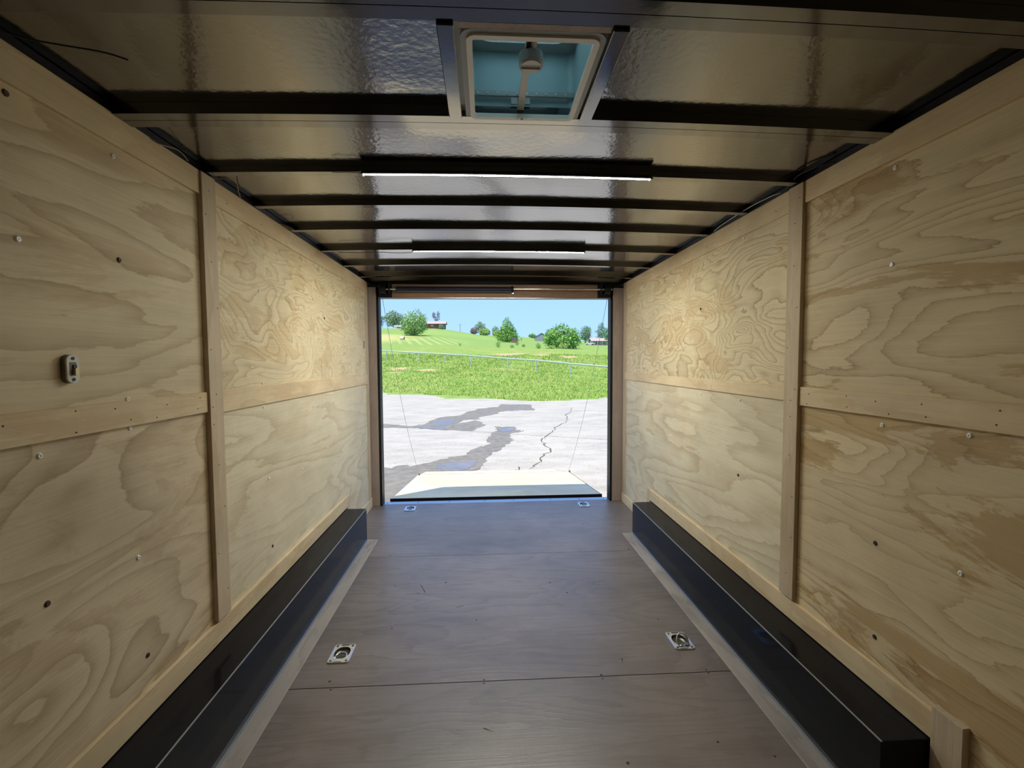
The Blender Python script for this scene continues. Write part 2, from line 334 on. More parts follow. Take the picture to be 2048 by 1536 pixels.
def prism(name, poly, z0, z1, m, parent=None, hole=None, loc=(0, 0, 0)):
    """flat plate from an outline (x,y), optional hole outline with the SAME number of points"""
    n = len(poly); V = []; F = []
    for z in (z0, z1):
        V += [(x, y, z) for x, y in poly]
        if hole: V += [(x, y, z) for x, y in hole]
    s = n * (2 if hole else 1)
    for i in range(n):
        j = (i + 1) % n
        F.append((i, j, s + j, s + i))
        if hole:
            F.append((n + j, n + i, s + n + i, s + n + j)); F.append((i, n + i, n + j, j)); F.append((s + i, s + j, s + n + j, s + n + i))
    if not hole: F += [tuple(range(n))[::-1], tuple(range(s, s + n))]
    V = [(x + loc[0], y + loc[1], z + loc[2]) for x, y, z in V]
    bm = bmesh.new(); vs = [bm.verts.new(v) for v in V]
    for q in F: bm.faces.new([vs[k] for k in q])
    return fin(name, bm, m, parent)
def rrect(cx, cy, w, h, r, n=6):
    P = []
    for sx, sy, a0 in ((1, 1, 0), (-1, 1, 90), (-1, -1, 180), (1, -1, 270)):
        for k in range(n + 1):
            a = R(a0 + 90 * k / n); P.append((cx + sx * (w / 2 - r) + r * math.cos(a), cy + sy * (h / 2 - r) + r * math.sin(a)))
    return P
def thing(name, label, cat, loc=(0, 0, 0), group=None):
    o = bpy.data.objects.new(name, None); o.empty_display_size = .1; o.location = loc; link(o)
    o['label'] = label; o['category'] = cat
    if group: o['group'] = group
    return o
def tag(o, label, cat, group=None):
    o['label'] = label; o['category'] = cat
    if group: o['group'] = group
    return o
def struct(name, parent=None):
    o = bpy.data.objects.new(name, None); o.empty_display_size = .1; link(o, parent); o['kind'] = 'structure'; return o

WX = 1.23           # inner face of the wall plywood
YN, YF = -2.2, 4.37 # front end of the box, rear end of the wall panels
ZT = 2.142          # top edge of the wall lining
random.seed(7)

# ------------------------------------------------------------------ walls
def screw(parent, x, y, z, side, kind='white'):
    """washer-head screw standing on the lining; side = -1 left wall, 1 right wall"""
    h = cyl('screw', (x, y, z), (x - side * .0035, y, z), .0085, 'white_head' if kind == 'white' else 'dark_head' if kind == 'dark' else 'knot', parent, n=12, r2=.006)
    if kind == 'white': cyl('drive_recess', (x - side * .0035, y, z), (x - side * .0038, y, z), .002, 'zinc_dark', h, n=8)
    return h
def wall(side):
    s = side; nm = 'wall_left' if s < 0 else 'wall_right'
    w = struct(nm)
    t = .012
    def panel(y0, y1, z0, z1, m): return box('plywood_panel', s * WX, s * (WX + t), y0 + .0015, y1 - .0015, z0, z1, m, w, .001)
    if s < 0:
        ps = [panel(-.55, 1.90, 1.242, ZT, 'ply_soft'), panel(1.90, YF, 1.242, ZT, 'ply_bold'), panel(-.55, 1.90, .0, 1.239, 'ply_tan_soft'), panel(1.90, YF, .0, 1.239, 'ply_pale'), panel(YN, -.55, 0, 1.239, 'ply_soft'), panel(YN, -.55, 1.242, ZT, 'ply_soft')]
    else:
        ps = [panel(-.55, 1.90, 1.242, ZT, 'ply_tan'), panel(1.90, YF, 1.242, ZT, 'ply_bold'), panel(-.55, 1.90, .0, 1.239, 'ply_tan'), panel(1.90, YF, .0, 1.239, 'ply_pale'), panel(YN, -.55, 0, 1.239, 'ply_tan'), panel(YN, -.55, 1.242, ZT, 'ply_tan')]
    a, b = s * WX, s * (WX - .012)
    def bat(y0, y1, z0, z1, m, th=.012): return box('batten', s * WX, s * (WX - th), y0, y1, z0, z1, m, w, .0012)
    yp0, yp1 = 1.857, 1.947
    bt = []
    bt.append(bat(yp0, yp1, .345, ZT - .002, 'batten_v', .020))
    bt.append(bat(-.6, yp0 - .001, 2.052, ZT, 'batten_h')); bt.append(bat(yp1 + .001, 4.28, 2.045, ZT, 'batten_h', .008))
    bt.append(bat(-.6, yp0 - .001, 1.203, 1.282, 'batten_h')); bt.append(bat(yp1 + .001, 4.31, 1.19 if s < 0 else 1.215, 1.282, 'batten_h', .008))
    bt.append(bat(4.285, 4.372, .02, ZT, 'batten_v', .006))
    bt.append(bat(1.235 if s > 0 else .95, 3.600, .2515, .338, 'batten_h', .014))
    bt.append(bat(3.600, 3.662, .0, .338, 'batten_v', .012))
    bt.append(bat(1.143, 1.234, .0, .362, 'batten_v', .022)) if s > 0 else None
    bt.append(bat(3.663, 4.372, .002, .09, 'batten_h', .012))
    # studs and the dark outer skin behind the lining
    for k in range(17):
        y = YN + .1 + .4064 * k
        if y < YF: box('stud', s * (WX + .013), s * (WX + .042), y - .018, y + .018, 0, ZT, 'black', w, 0)
    box('outer_skin', s * (WX + .043), s * (WX + .047), YN - .05, 4.50, -.12, 2.20, 'outer', w, 0)
    return w, ps, bt
M_['ply_tan_soft'] = plywood('pine_plywood_wide_grain', (.74, .62, .43, 1), (.63, .49, .32, 1), (.40, .28, .165, 1), (3, .8, 2.8), K=11, contrast=.85, seed=6.1, patch=.7, warp=1.0, jagk=.6)
wl, pl, bl = wall(-1)
wr_, pr, br_ = wall(1)
for y, z, k in ((1.459, 2.019, 'white'), (1.163, 1.696, 'white'), (1.463, 1.712, 'knot'), (1.469, 1.287, 'white'), (1.473, 1.196, 'white'), (1.184, 1.169, 'white'),
                (1.482, .779, 'white'), (1.182, .792, 'knot'), (1.502, .444, 'dark'), (1.155, 2.029, 'knot'), (2.324, 1.295, 'white'), (2.327, 1.175, 'white'),
                (2.358, .805, 'white'), (2.372, .447, 'dark'), (2.781, .752, 'white'), (2.32, 1.75, 'white'), (2.79, 1.72, 'white'), (3.22, 1.70, 'dark'), (3.22, .80, 'white')):
    near = y < 1.9; up = z > 1.24
    screw(pl[(0 if near else 1) + (0 if up else 2)], -WX, y, z, -1, k)
for y, z, k in ((1.447, 2.026, 'white'), (1.446, 1.711, 'white'), (1.460, 1.174, 'white'), (1.181, 1.184, 'white'), (1.471, .759, 'dark'), (1.188, .786, 'white'),
                (2.323, 1.662, 'white'), (2.770, 1.184, 'white'), (2.329, 1.184, 'white'), (2.777, .815, 'white'), (3.225, .843, 'white'), (2.788, 1.717, 'dark'),
                (2.323, 2.03, 'white'), (3.23, 1.70, 'white'), (2.33, .78, 'dark'), (1.46, .43, 'dark')):
    near = y < 1.9; up = z > 1.24
    screw(pr[(0 if near else 1) + (0 if up else 2)], WX, y, z, 1, k)
for s, bt in ((-1, bl), (1, br_)):   # brad heads along the upright batten and the strips
    for z in (.45, .62, .80, .98, 1.15, 1.22, 1.27, 1.45, 1.62, 1.80, 1.98, 2.08):
        yy = random.choice((1.875, 1.93, 1.90))
        cyl('screw', (s * (WX - .020), yy, z), (s * (WX - .0208), yy, z), .0026, 'dark_head', bt[0], n=8)
    for y in (1.10, 1.27, 1.45, 1.62, 1.80):
        for zz in (1.222, 1.262):
            ry, rz = y + random.uniform(-.05, .05), zz + random.uniform(-.01, .01); cyl('screw', (s * (WX - .012), ry, rz), (s * (WX - .0128), ry, rz), .0024, 'dark_head', bt[3], n=8)
    for y in (2.05, 2.35, 2.7, 3.0, 3.4, 3.8):
        cyl('screw', (s * (WX - .008), y, 2.08), (s * (WX - .0088), y, 2.08), .0028, 'dark_head', bt[2], n=8)
# front wall behind the camera
wf = struct('wall_front')
for k in range(2): box('plywood_panel', -WX + k * WX + .001, (k) * WX - .001, YN - .012, YN, 0, 2.16, 'ply_soft', wf, .001)
box('outer_skin', -WX - .047, WX + .047, YN - .06, YN - .055, -.12, 2.25, 'outer', wf, 0)

# ------------------------------------------------------------------ floor
fl = struct('floor')
def cut_holes(o, spots, w, h):
    """open the recess of each tie-down in the boards"""
    for cx, cy in spots:
        bm = bmesh.new(); addbox(bm, cx - w / 2, cx + w / 2, cy - h / 2, cy + h / 2, -.1, .1)
        c = fin('cutter', bm, 'black'); md = o.modifiers.new('b', 'BOOLEAN'); md.object = c; md.operation = 'DIFFERENCE'; md.solver = 'EXACT'
        dg = bpy.context.evaluated_depsgraph_get(); dg.update(); me = bpy.data.meshes.new_from_object(o.evaluated_get(dg)); me.name = o.name
        o.modifiers.clear(); o.data = me; bpy.data.objects.remove(c)
RINGS = [(-.8175, 2.147), (.836, 2.138), (-.8455, 4.290), (.820, 4.290)]
fp = []
def fpoly(name, poly, m): 
    return prism(name, poly, -.019, 0, m, fl)
J1, J2 = (1.922, 1.912), (3.224, 3.216)
a = fpoly('plywood_panel', [(-.972, J1[0] + .002), (.972, J1[1] + .002), (.972, J2[1] - .002), (-.972, J2[0] - .002)], 'floor_ply')
b = fpoly('plywood_panel', [(-.972, .70), (.972, .70), (.972, J1[1] - .0025), (-.972, J1[0] - .0025)], 'floor_ply')
c = fpoly('plywood_panel', [(-1.23, 4.435), (-1.23, 3.568), (-.972, 3.568), (-.972, J2[0] + .001), (.972, J2[1] + .001), (.972, 3.560), (1.23, 3.560), (1.23, 4.435)][::-1], 'floor_ply')
d = fpoly('plywood_panel', [(-.972, YN), (.972, YN), (.972, .697), (-.972, .697)], 'floor_ply')
cut_holes(a, RINGS[:2], .078, .108); cut_holes(c, RINGS[2:], .078, .108)
for s in (-1, 1):
    box('side_strip', s * .976, s * 1.228, YN, 3.563 if s < 0 else 3.555, -.019, .0005, 'floor_strip', fl, .0008)
for s in (-1, 1): box('strip_edge', s * .9725, s * .9755, YN, 3.56, -.010, .0004, 'pale_edge', fl, 0)
for (x0, y0, x1, y1) in ((-.50, 2.70, -.54, 2.80), (-.53, 2.69, -.56, 2.71), (-.14, 1.66, -.10, 1.645), (.50, 1.99, .505, 2.03), (-.30, 2.52, -.26, 2.54), (-.75, 1.30, -.70, 1.31)):
    raw('gouge', [(x0, y0, .0004), (x0 + .004, y0 + .006, .0004), (x1, y1, .0004), (x1 + .008, y1 - .004, .0004)], [(0, 3, 2, 1)], 'gouge', b if y0 < 1.91 else a)
for q, (x, y) in enumerate([(0.275, 2.775), (-0.18, 2.39), (-0.695, 2.797), (0.36, 2.645), (-0.137, 1.926), (0.384, 1.90), (-0.813, 1.960), (-0.791, 1.908), (0.865, 1.904), (0.364, 1.481), (0.72, 1.546), (0.889, 1.474), (-0.381, 2.82), (-0.621, 2.341), (0.80, 2.333), (-0.471, 3.957), (0.067, 4.047), (0.701, 3.773), (0.93, 3.245), (-0.818, 3.245), (-.137, 1.905), (.384, 1.923), (.865, 1.926)]):
    par = b if y < J1[1] else a if y < 3.22 else c
    cyl('screw', (x, y, -.001), (x, y, .0006), .0046 if q % 3 else .006, 'dark_head', par, n=8)
box('subfloor', -WX, WX, YN, 4.43, -.06, -.045, 'black', fl, 0)
for y in (1.0, 1.5, 2.5, 3.0, 3.5): box('cross_member', -WX, WX, y - .02, y + .02, -.044, -.0195, 'black', fl, 0)

# ------------------------------------------------------------------ ceiling
ce = struct('ceiling')
def zc(x, zside=2.170, crown=.018): return zside + crown * (1 - (x / WX) ** 2)
NX = 24
def sheet(name, y0, y1, m, x0=-1.262, x1=1.262, th=.0015, gap=0):
    V = []; F = []
    for y in (y0, y1):
        for zt in (0, th):
            for i in range(NX + 1):
                x = x0 + (x1 - x0) * i / NX; V.append((x, y, zc(x) + zt))
    n = NX + 1
    for i in range(NX):
        F += [(i, i + 1, 2 * n + i + 1, 2 * n + i), (n + i + 1, n + i, 3 * n + i, 3 * n + i + 1), (i + 1, i, n + i, n + i + 1), (2 * n + i, 2 * n + i + 1, 3 * n + i + 1, 3 * n + i)]
    return raw(name, V, F, m, ce)
VX0, VX1, VY0, VY1 = -.187, .187, 1.060, 1.482     # vent opening
sheet('roof_sheet', YN, VY0, 'sheet'); sheet('roof_sheet', VY1, 4.50, 'sheet')
sheet('roof_sheet', VY0, VY1, 'sheet', -1.262, VX0); sheet('roof_sheet', VY0, VY1, 'sheet', VX1, 1.262)
def bow(y0, wd=.038, h=.026, name='roof_bow', z_off=0.):
    V = []; F = []; n = NX + 1
    for (yy, dz) in ((y0, -h), (y0 + wd, -h), (y0 + wd, -.0005), (y0, -.0005)):
        for i in range(n):
            x = -1.225 + 2.45 * i / NX; V.append((x, yy, zc(x) + dz - z_off))
    for k in range(4):
        q = (k + 1) % 4
        for i in range(NX): F.append((k * n + i, q * n + i, q * n + i + 1, k * n + i + 1))
    F += [(0, n, 2 * n, 3 * n)[::-1], (n - 1, 2 * n - 1, 3 * n - 1, 4 * n - 1)]
    return raw(name, V, F, 'bow', ce)
BY = [-1.9, -1.48, -1.07, -.66, -.25, .16, .57]
for y in BY: bow(y)
for y in (.973, 1.0135): bow(y, .038, .034)
for y in (1.446, 1.4865): bow(y, .038, .034)
for y in (1.885, 2.275, 2.675, 3.155, 3.635, 4.095): bow(y)
for y in (4.36,): bow(y, .06, .05)
for s in (-1, 1):
    box('roof_rail', s * 1.222, s * 1.27, YN, 4.42, 2.143, 2.169, 'black', ce, .002)
# outer roof with rounded corners
prof = []
for s, a0 in ((1, 0), (-1, 90)):
    for k in range(9):
        an = R(a0 + 90 * k / 8); prof.append((s * 1.10 + .18 * math.cos(an), 2.16 + .18 * math.sin(an)))
bmr = bmesh.new(); prev = None
ringsr = []
for y in (YN - .06, VY0 - .03, VY1 + .03, 4.50):
    ringsr.append([bmr.verts.new((x, y, z)) for x, z in prof])
for k in range(3):
    for i in range(len(prof) - 1):
        if k == 1 and i == 8:
            continue
        bmr.faces.new((ringsr[k][i], ringsr[k][i + 1], ringsr[k + 1][i + 1], ringsr[k + 1][i]))
# the flat of the roof beside the vent opening
for x0, x1 in ((1.10, .21), (-.21, -1.10)):
    v = [bmr.verts.new(p) for p in ((x0, VY0 - .03, 2.34), (x1, VY0 - .03, 2.34), (x1, VY1 + .03, 2.34), (x0, VY1 + .03, 2.34))]; bmr.faces.new(v)
fin('outer_roof', bmr, 'outer', ce)

# stringers either side of the vent
for x in (-.2225, .179):
    box('vent_stringer', x, x + .038, 1.054, 1.444, 2.146, 2.186, 'bow', ce, .0015)

# ------------------------------------------------------------------ roof vent
vt = thing('roof_vent', 'square off-white roof vent with teal smoked lid between two black roof bows', 'roof vent', (0, 1.287, 2.16))
def vp(o): o.parent = vt; o.matrix_parent_inverse = Matrix.Translation((0, -1.287, -2.16)); return o
cx, cy = .001, 1.2705
vp(prism('flange', rrect(cx, cy, .346, .393, .03), 2.1545, 2.1595, 'plastic_grey', None, rrect(cx, cy, .318, .365, .022)))
vp(prism('trim_ring', rrect(cx, cy, .318, .365, .022), 2.150, 2.162, 'plastic_cream', None, rrect(cx, cy, .290, .335, .006)))
vp(prism('throat', rrect(cx, cy, .330, .377, .022), 2.162, 2.36, 'throat', None, rrect(cx, cy, .326, .373, .02)))
vp(box('wood_curb', -.175, .178, 1.0525, 1.0735, 2.154, 2.172, 'post_wood', None, .001))
for q, (xa, xb, ya, yb) in enumerate(((VX0 - .004, -.163, VY0, VY1), (.166, VX1 + .004, VY0, VY1), (-.163, .166, VY0 - .004, 1.080), (-.163, .166, 1.462, VY1 + .004))):
    vp(box('vent_curb', xa, xb, ya, yb, 2.172, 2.35, 'plastic_cream', None, .001))
bmd = bmesh.new()
nn = 12
for i in range(nn):      # shallow pillow-shaped lid
    pass
V = []; F = []
for j in range(nn + 1):
    for i in range(nn + 1):
        x = -1 + 2 * i / nn; y = -1 + 2 * j / nn
        V.append((cx + x * .20, cy + y * .215, 2.372 + .055 * (1 - abs(x) ** 5) * (1 - abs(y) ** 5)))
for j in range(nn):
    for i in range(nn):
        k = j * (nn + 1) + i; F.append((k, k + 1, k + nn + 2, k + nn + 1))
bmd.free()
lid = vp(raw('lid', V, F, 'lid', None, True)); md = lid.modifiers.new('s', 'SOLIDIFY'); md.thickness = .003
vp(prism('lid_gasket', rrect(cx, cy, .36, .39, .06), 2.356, 2.372, 'plastic_grey', None, rrect(cx, cy, .285, .285, .05)))
# riveted lip of the metal garnish seen at the rear of the throat
lip = vp(box('metal_lip', -.163, .165, 1.440, 1.447, 2.215, 2.232, 'plastic_grey', None, .002))
for k in range(10): 
    o = vp(cyl('rivet', (-.135 + .030 * k, 1.4395, 2.223), (-.135 + .030 * k, 1.437, 2.223), .0028, 'plastic', None, n=8)); 
vp(box('crank_rail', -.014, .006, 1.13, 1.445, 2.176, 2.182, 'plastic', None, .001))
vp(box('crank_arm', .004, .014, 1.085, 1.165, 2.172, 2.186, 'plastic', None, .002))
vp(box('crank_slot', -.012, .0, 1.085, 1.165, 2.172, 2.186, 'black', None, .002))
kb = vp(cyl('crank_knob', (.003, 1.188, 2.148), (.003, 1.188, 2.176), .031, 'plastic_grey', None, n=20))
bmk = bmesh.new()
for a0 in (200, 20):
    pts = [(.003 + 0.026 * math.cos(R(a0 + 140 * k / 8)), 1.188 + .026 * math.sin(R(a0 + 140 * k / 8))) for k in range(9)]
    vs0 = [bmk.verts.new((x, y, 2.145)) for x, y in pts]; vs1 = [bmk.verts.new((x, y, 2.1478)) for x, y in pts]
    bmk.faces.new(vs0); bmk.faces.new(vs1)
    for k in range(9): bmk.faces.new((vs0[k], vs0[(k + 1) % 9], vs1[(k + 1) % 9], vs1[k]))
vp(fin('knob_face', bmk, 'plastic', None))
vp(box('bracket', -.034, -.014, 1.434, 1.439, 2.188, 2.208, 'plastic_grey', None, .001)); vp(box('bracket', .008, .026, 1.434, 1.439, 2.188, 2.208, 'plastic_grey', None, .001))
tb = [(.012 * math.cos(R(180 * k / 10)) * 1.2, -.016 * math.sin(R(180 * k / 10))) for k in range(11)]
vp(prism('screw_tab', [(x, y + 1.448) for x, y in tb], 2.1475, 2.150, 'plastic_cream', None))
vp(cyl('screw', (0, 1.441, 2.1475), (0, 1.441, 2.1455), .004, 'zinc_dark', None, n=10))

# ------------------------------------------------------------------ strip lights under two bows
def strip_light(y, label, lens='lens_near'):
    t = thing('strip_light', label, 'strip light', (0, y, 2.14), 'strip lights under the roof bows')
    x0, x1, n = -.606, .572, 16
    def body(name, ya, yb, za, zb, m, xa=x0, xb=x1):
        V = []; F = []
        for (yy, dz) in ((ya, za), (yb, za), (yb, zb), (ya, zb)):
            for i in range(n + 1):
                x = xa + (xb - xa) * i / n; V.append((x, yy - y, zc(x) - 2.14 + dz))
        for k in range(4):
            q = (k + 1) % 4
            for i in range(n): F.append((k * (n + 1) + i, q * (n + 1) + i, q * (n + 1) + i + 1, k * (n + 1) + i + 1))
        F += [(0, n + 1, 2 * n + 2, 3 * n + 3)[::-1], (n, 2 * n + 1, 3 * n + 2, 4 * n + 3)]
        return raw(name, V, F, m, t)
    body('housing', y, y + .030, -.037, -.0265, 'black')
    body('lens', y + (.010 if lens == 'lens_near' else .015), y + (.022 if lens == 'lens_near' else .019), -.0374, -.0371, lens)
    for x in (x0, x1):
        z = zc(x) - 2.14
        o = box('end_clip', x - .006, x + .006, .002, .028, z - .041, z - .027, 'plastic', t, .002)
    return t
LENS = {}
for kk, st in (('near', 46), ('far', 1700)):
    ml = mat('strip_lens_added_glow_' + kk, (.8, .8, .8, 1), rough=.3); pb = ml.node_tree.nodes['Principled BSDF']
    pb.inputs['Emission Color'].default_value = (1.0, .96, .82, 1); pb.inputs['Emission Strength'].default_value = st; M_['lens_' + kk] = ml  # glow added to brighten the walls; the strips themselves are switched off
s1 = strip_light(1.868, 'long slim black strip light under the third roof bow, nearer one behind the vent')
s2 = strip_light(3.145, 'long slim black strip light farther back near the rear door, smaller in view', 'lens_far')

# ------------------------------------------------------------------ loose wires at the roof edge
def wire(name, pts, label, m='wire', r=.0016):
    o = thing(name, label, 'wire', pts[0]); b0 = Vector(pts[0])
    # smooth the polyline a little
    P = [Vector(p) for p in pts]
    for _ in range(2):
        Q = [P[0]]
        for A, B in zip(P, P[1:]): Q += [A * .75 + B * .25, A * .25 + B * .75]
        P = Q + [P[-1]]
    tube('sheath', [p - b0 for p in P], r, m, o); return o
wire('wire', [(-1.225, 1.115, 2.150), (-1.15, 1.13, 2.135), (-1.08, 1.14, 2.13), (-1.00, 1.15, 2.125), (-.96, 1.165, 2.118)], 'thin dark wire hanging from the left roof rail, nearest the camera', 'black_rubber', .002)
wire('wire', [(-1.224, 1.60, 2.145), (-1.20, 1.61, 2.125), (-1.19, 1.65, 2.135), (-1.20, 1.72, 2.155), (-1.222, 1.80, 2.152)], 'looped tan wire at the left roof rail behind the second bow')
wire('wire', [(-1.224, 1.95, 2.146), (-1.17, 1.96, 2.15), (-1.15, 2.0, 2.155), (-1.19, 2.08, 2.15), (-1.222, 2.16, 2.146)], 'tan wire bowed out from the left roof rail beside the batten')
wire('wire', [(-1.224, 2.56, 2.146), (-1.18, 2.58, 2.135), (-1.175, 2.63, 2.13), (-1.20, 2.66, 2.14), (-1.222, 2.60, 2.145)], 'small closed loop of tan wire at the left roof rail')
wire('wire', [(-.61, 1.875, 2.148), (-.66, 1.872, 2.150), (-.69, 1.868, 2.146), (-.72, 1.876, 2.15)], 'short wire tail at the left end of the near strip light', 'wire', .0015)
wire('wire', [(-.61, 3.15, 2.137), (-.70, 3.15, 2.132), (-.80, 3.15, 2.137), (-.86, 3.152, 2.139), (-.95, 3.152, 2.133), (-1.1, 3.153, 2.136)], 'dark wire drooping from the left end of the far strip light', 'black_rubber', .002)
wire('wire', [(1.222, 1.70, 2.152), (1.19, 1.74, 2.156), (1.17, 1.83, 2.158), (1.20, 1.92, 2.155), (1.222, 1.98, 2.15)], 'dark wire bundle along the right roof rail beside the batten', 'black_rubber', .003)
wire('wire', [(1.222, 2.02, 2.152), (1.20, 2.05, 2.150), (1.19, 2.2, 2.153), (1.205, 2.5, 2.153), (1.222, 2.62, 2.15)], 'pale wire stapled along the right roof rail past the batten', 'plastic', .002)

# ------------------------------------------------------------------ wheel boxes
def wheel_box(s, label):
    t = thing('wheel_box', label, 'wheel box', (s * 1.145, 2.40, .001))
    xi = 1.062; y0, y1 = (1.242 if s > 0 else .96, 3.562)
    o = box('body', s * (xi - 1.145), s * (1.2285 - 1.145), y0 - 2.40, y1 - 2.40, 0, .247, 'box', t, .002, 2)
    for (xa, xb, za, zb) in ((xi - .001, xi + .003, .2455, .2485), (1.2265, 1.2285, .246, .251), (xi - .012, xi - .001, .0, .0015)):
        box('edge_strip', s * (xa - 1.145), s * (xb - 1.145), y0 - 2.40, y1 - 2.40, za, zb, 'edge', t, 0)
    return t
wheel_box(-1, 'long black sheet-steel wheel box along the left wall'); wheel_box(1, 'long black sheet-steel wheel box along the right wall')

# ------------------------------------------------------------------ recessed tie-down rings
def tie_down(cx, cy, label, up):
    t = thing('tie_down_ring', label, 'tie-down ring', (cx, cy, .0006), 'tie-down rings in the floor')
    ou = rrect(0, 0, .100, .140, .014, 8)
    q = []
    for A_, B_ in zip(ou, ou[1:] + ou[:1]):
        L__ = math.hypot(B_[0] - A_[0], B_[1] - A_[1]); k_ = max(1, int(L__ / .006))
        q += [(A_[0] + (B_[0] - A_[0]) * i_ / k_, A_[1] + (B_[1] - A_[1]) * i_ / k_) for i_ in range(k_)]
    ou = q; n = len(ou)
    ho = [(.037 * (abs(math.cos(a)) ** .8) * (1 if math.cos(a) > 0 else -1), .004 + .044 * math.sin(a)) for a in (math.atan2(y, x) for x, y in ou)]
    prism('plate', ou, 0, .004, 'zinc', t, ho)
    # raised rim
    prism('rim', [(x * .975, y * .975) for x, y in ou], .004, .0055, 'zinc', t, [(x * .93, y * .95) for x, y in ou])
    bm = bmesh.new(); rg = []
    for z, k in ((.0, 1.0), (-.010, .93), (-.014, .72)): rg.append([bm.verts.new((x * k, .004 + (y - .004) * k, z)) for x, y in ho])
    for A, B in zip(rg, rg[1:]):
        for i in range(n): bm.faces.new((A[i], A[(i + 1) % n], B[(i + 1) % n], B[i]))
    bm.faces.new(rg[-1]); fin('pan', bm, 'zinc_dark', t)
    for sx in (-1, 1):
        for sy in (-1, 1):
            x, y = sx * .036, sy * .055
            bm = bmesh.new(); addcyl(bm, (x, y, .003), (x, y, .0062), .0075, .0055, 12); b_ = fin('bolt', bm, 'zinc', t)
            bm = bmesh.new(); addcyl(bm, (x, y, .0060), (x, y, .0066), .0042, .0042, 8); fin('bolt_socket', bm, 'dark_head', b_)
    for x0, x1, y0, y1 in ((-.018, .018, .058, .063), (-.020, .014, -.064, -.060), (-.044, -.040, -.03, .03), (.040, .044, -.03, .03)):
        box('pressed_groove', x0, x1, y0, y1, .0035, .0048, 'zinc_dark' if y0 < -.05 or y0 > .05 else 'zinc', t, 0)
    # D ring: hinge bar at the camera side and a bow
    hy = -.045; L_ = .062; rr_ = .026; P = []
    an = R(up)
    for k in range(15):
        a = math.pi * k / 14; lx = rr_ * math.cos(a) * 1.0; ly = .024 + (L_ - .030) * math.sin(a)
        P.append((lx, ly))
    P = [(rr_ * .95, 0)] + P + [(-rr_ * .95, 0)]
    z0 = -.002 if up < 10 else .004
    pts = [(x, hy + y * math.cos(an), z0 + y * math.sin(an)) for x, y in P]
    tube('ring', pts, .0046, 'zinc', t, 8)
    tube('hinge_bar', [(-.030, hy, z0), (.030, hy, z0)], .005, 'zinc', t, 8)
    return t
tie_down(*RINGS[0], 'square zinc tie-down plate near the left wheel box, ring lying flat', 2)
tie_down(*RINGS[1], 'square zinc tie-down plate near the right wheel box, ring standing up', 48)
tie_down(*RINGS[2], 'small far tie-down plate in floor at the left end of the threshold', 2)
tie_down(*RINGS[3], 'small far tie-down plate in floor at the right end of the threshold', 2)

# ------------------------------------------------------------------ wall switch
sw = thing('light_switch', 'small grey oval rocker switch with brass toggle on the left plywood wall', 'switch', (-1.229, 1.272, 1.384))
def yz(poly, x0, x1, name, m, parent, hole=None):
    n = len(poly); bm = bmesh.new()
    A = [bm.verts.new((x0, y, z)) for y, z in poly]; B = [bm.verts.new((x1, y, z)) for y, z in poly]
    for i in range(n): bm.faces.new((A[i], A[(i + 1) % n], B[(i + 1) % n], B[i]))
    bm.faces.new(A); bm.faces.new(B); return fin(name, bm, m, parent)
yz(rrect(0, 0, .036, .074, .016), 0, .010, 'base', 'plastic_brown', sw) if 'plastic_brown' in M_ else None
M_['plastic_brown'] = mat('dark_brown_plastic', (.16, .13, .09, 1), rough=.5)  # one even dark brown for the switch base and recess
M_['grey_cover'] = mat('grey_cover_plastic', (.72, .74, .70, 1), rough=.45)
M_['brass'] = mat('brass_toggle', (.62, .52, .32, 1), rough=.3, metal=.7)
yz(rrect(0, 0, .038, .076, .017), 0, .010, 'base', 'plastic_brown', sw)
yz(rrect(.0, 0, .036, .074, .016), .010, .015, 'cover', 'grey_cover', sw)
yz(rrect(-.001, 0, .020, .036, .002), .015, .0155, 'recess', 'plastic_brown', sw)
yz(rrect(.003, -.007, .011, .018, .003), .0155, .023, 'toggle', 'brass', sw)
yz(rrect(.003, .007, .010, .009, .002), .0155, .018, 'toggle_shadow_side', 'dark_head', sw)  # dark block, shade of the toggle put into its colour
for z in (.028, -.028): cyl('screw', (.015, 0, z), (.0165, 0, z), .0045, 'dark_head', sw, n=8)
# little latch plate on the far left wall
lt = tag(box('latch_plate', -1.2295, -1.224, 4.20, 4.235, 1.52, 1.59, 'zinc', None, .002), 'small metal latch plate at the rear end of the left wall', 'latch')

# ------------------------------------------------------------------ rear door frame
df = struct('door_1')
for s in (-1, 1):
    xo, xi_ = s * 1.245, s * (1.150 if s < 0 else 1.125)
    box('wood_post', xo, xi_, 4.385, 4.405, .0, 2.13, 'post_wood', df, .002)
    box('steel_post', xi_ - s * .02, xi_ - s * 0 + s * .12, 4.405, 4.50, -.10, 2.16, 'black', df, .003)
    box('steel_lip', xi_, (xi_ - s * .022), 4.388, 4.405, .0, 2.0, 'black', df, .001)
    for k in range(7): cyl('screw', (xi_ - s * .0225, 4.395, .28 + .25 * k), (xi_ - s * .026, 4.395, .28 + .25 * k), .004, 'black', df, n=8)
box('header_beam', -1.27, 1.27, 4.405, 4.50, 2.003, 2.30, 'black', df, .003)
box('header_board', -1.0, .972, 4.385, 4.404, 2.006, 2.128, 'header_wood', df, .002)
box('header_lip', -1.13, 1.10, 4.392, 4.404, 1.998, 2.0055, 'alu', df, .001)
hp = [box('head_plate', x0, x1, 4.380, 4.404, 2.004, 2.145, 'black', df, .002) for x0, x1 in ((-1.13, -1.002), (.974, 1.10))]
for s in (-1, 1):   # black corner fillers under the roof
    box('corner_filler', s * 1.12, s * 1.235, 4.375, 4.384, 2.10, 2.168, 'black', df, .001)
box('sill', -1.235, 1.235, 4.436, 4.515, -.07, .001, 'alu', df, .001)
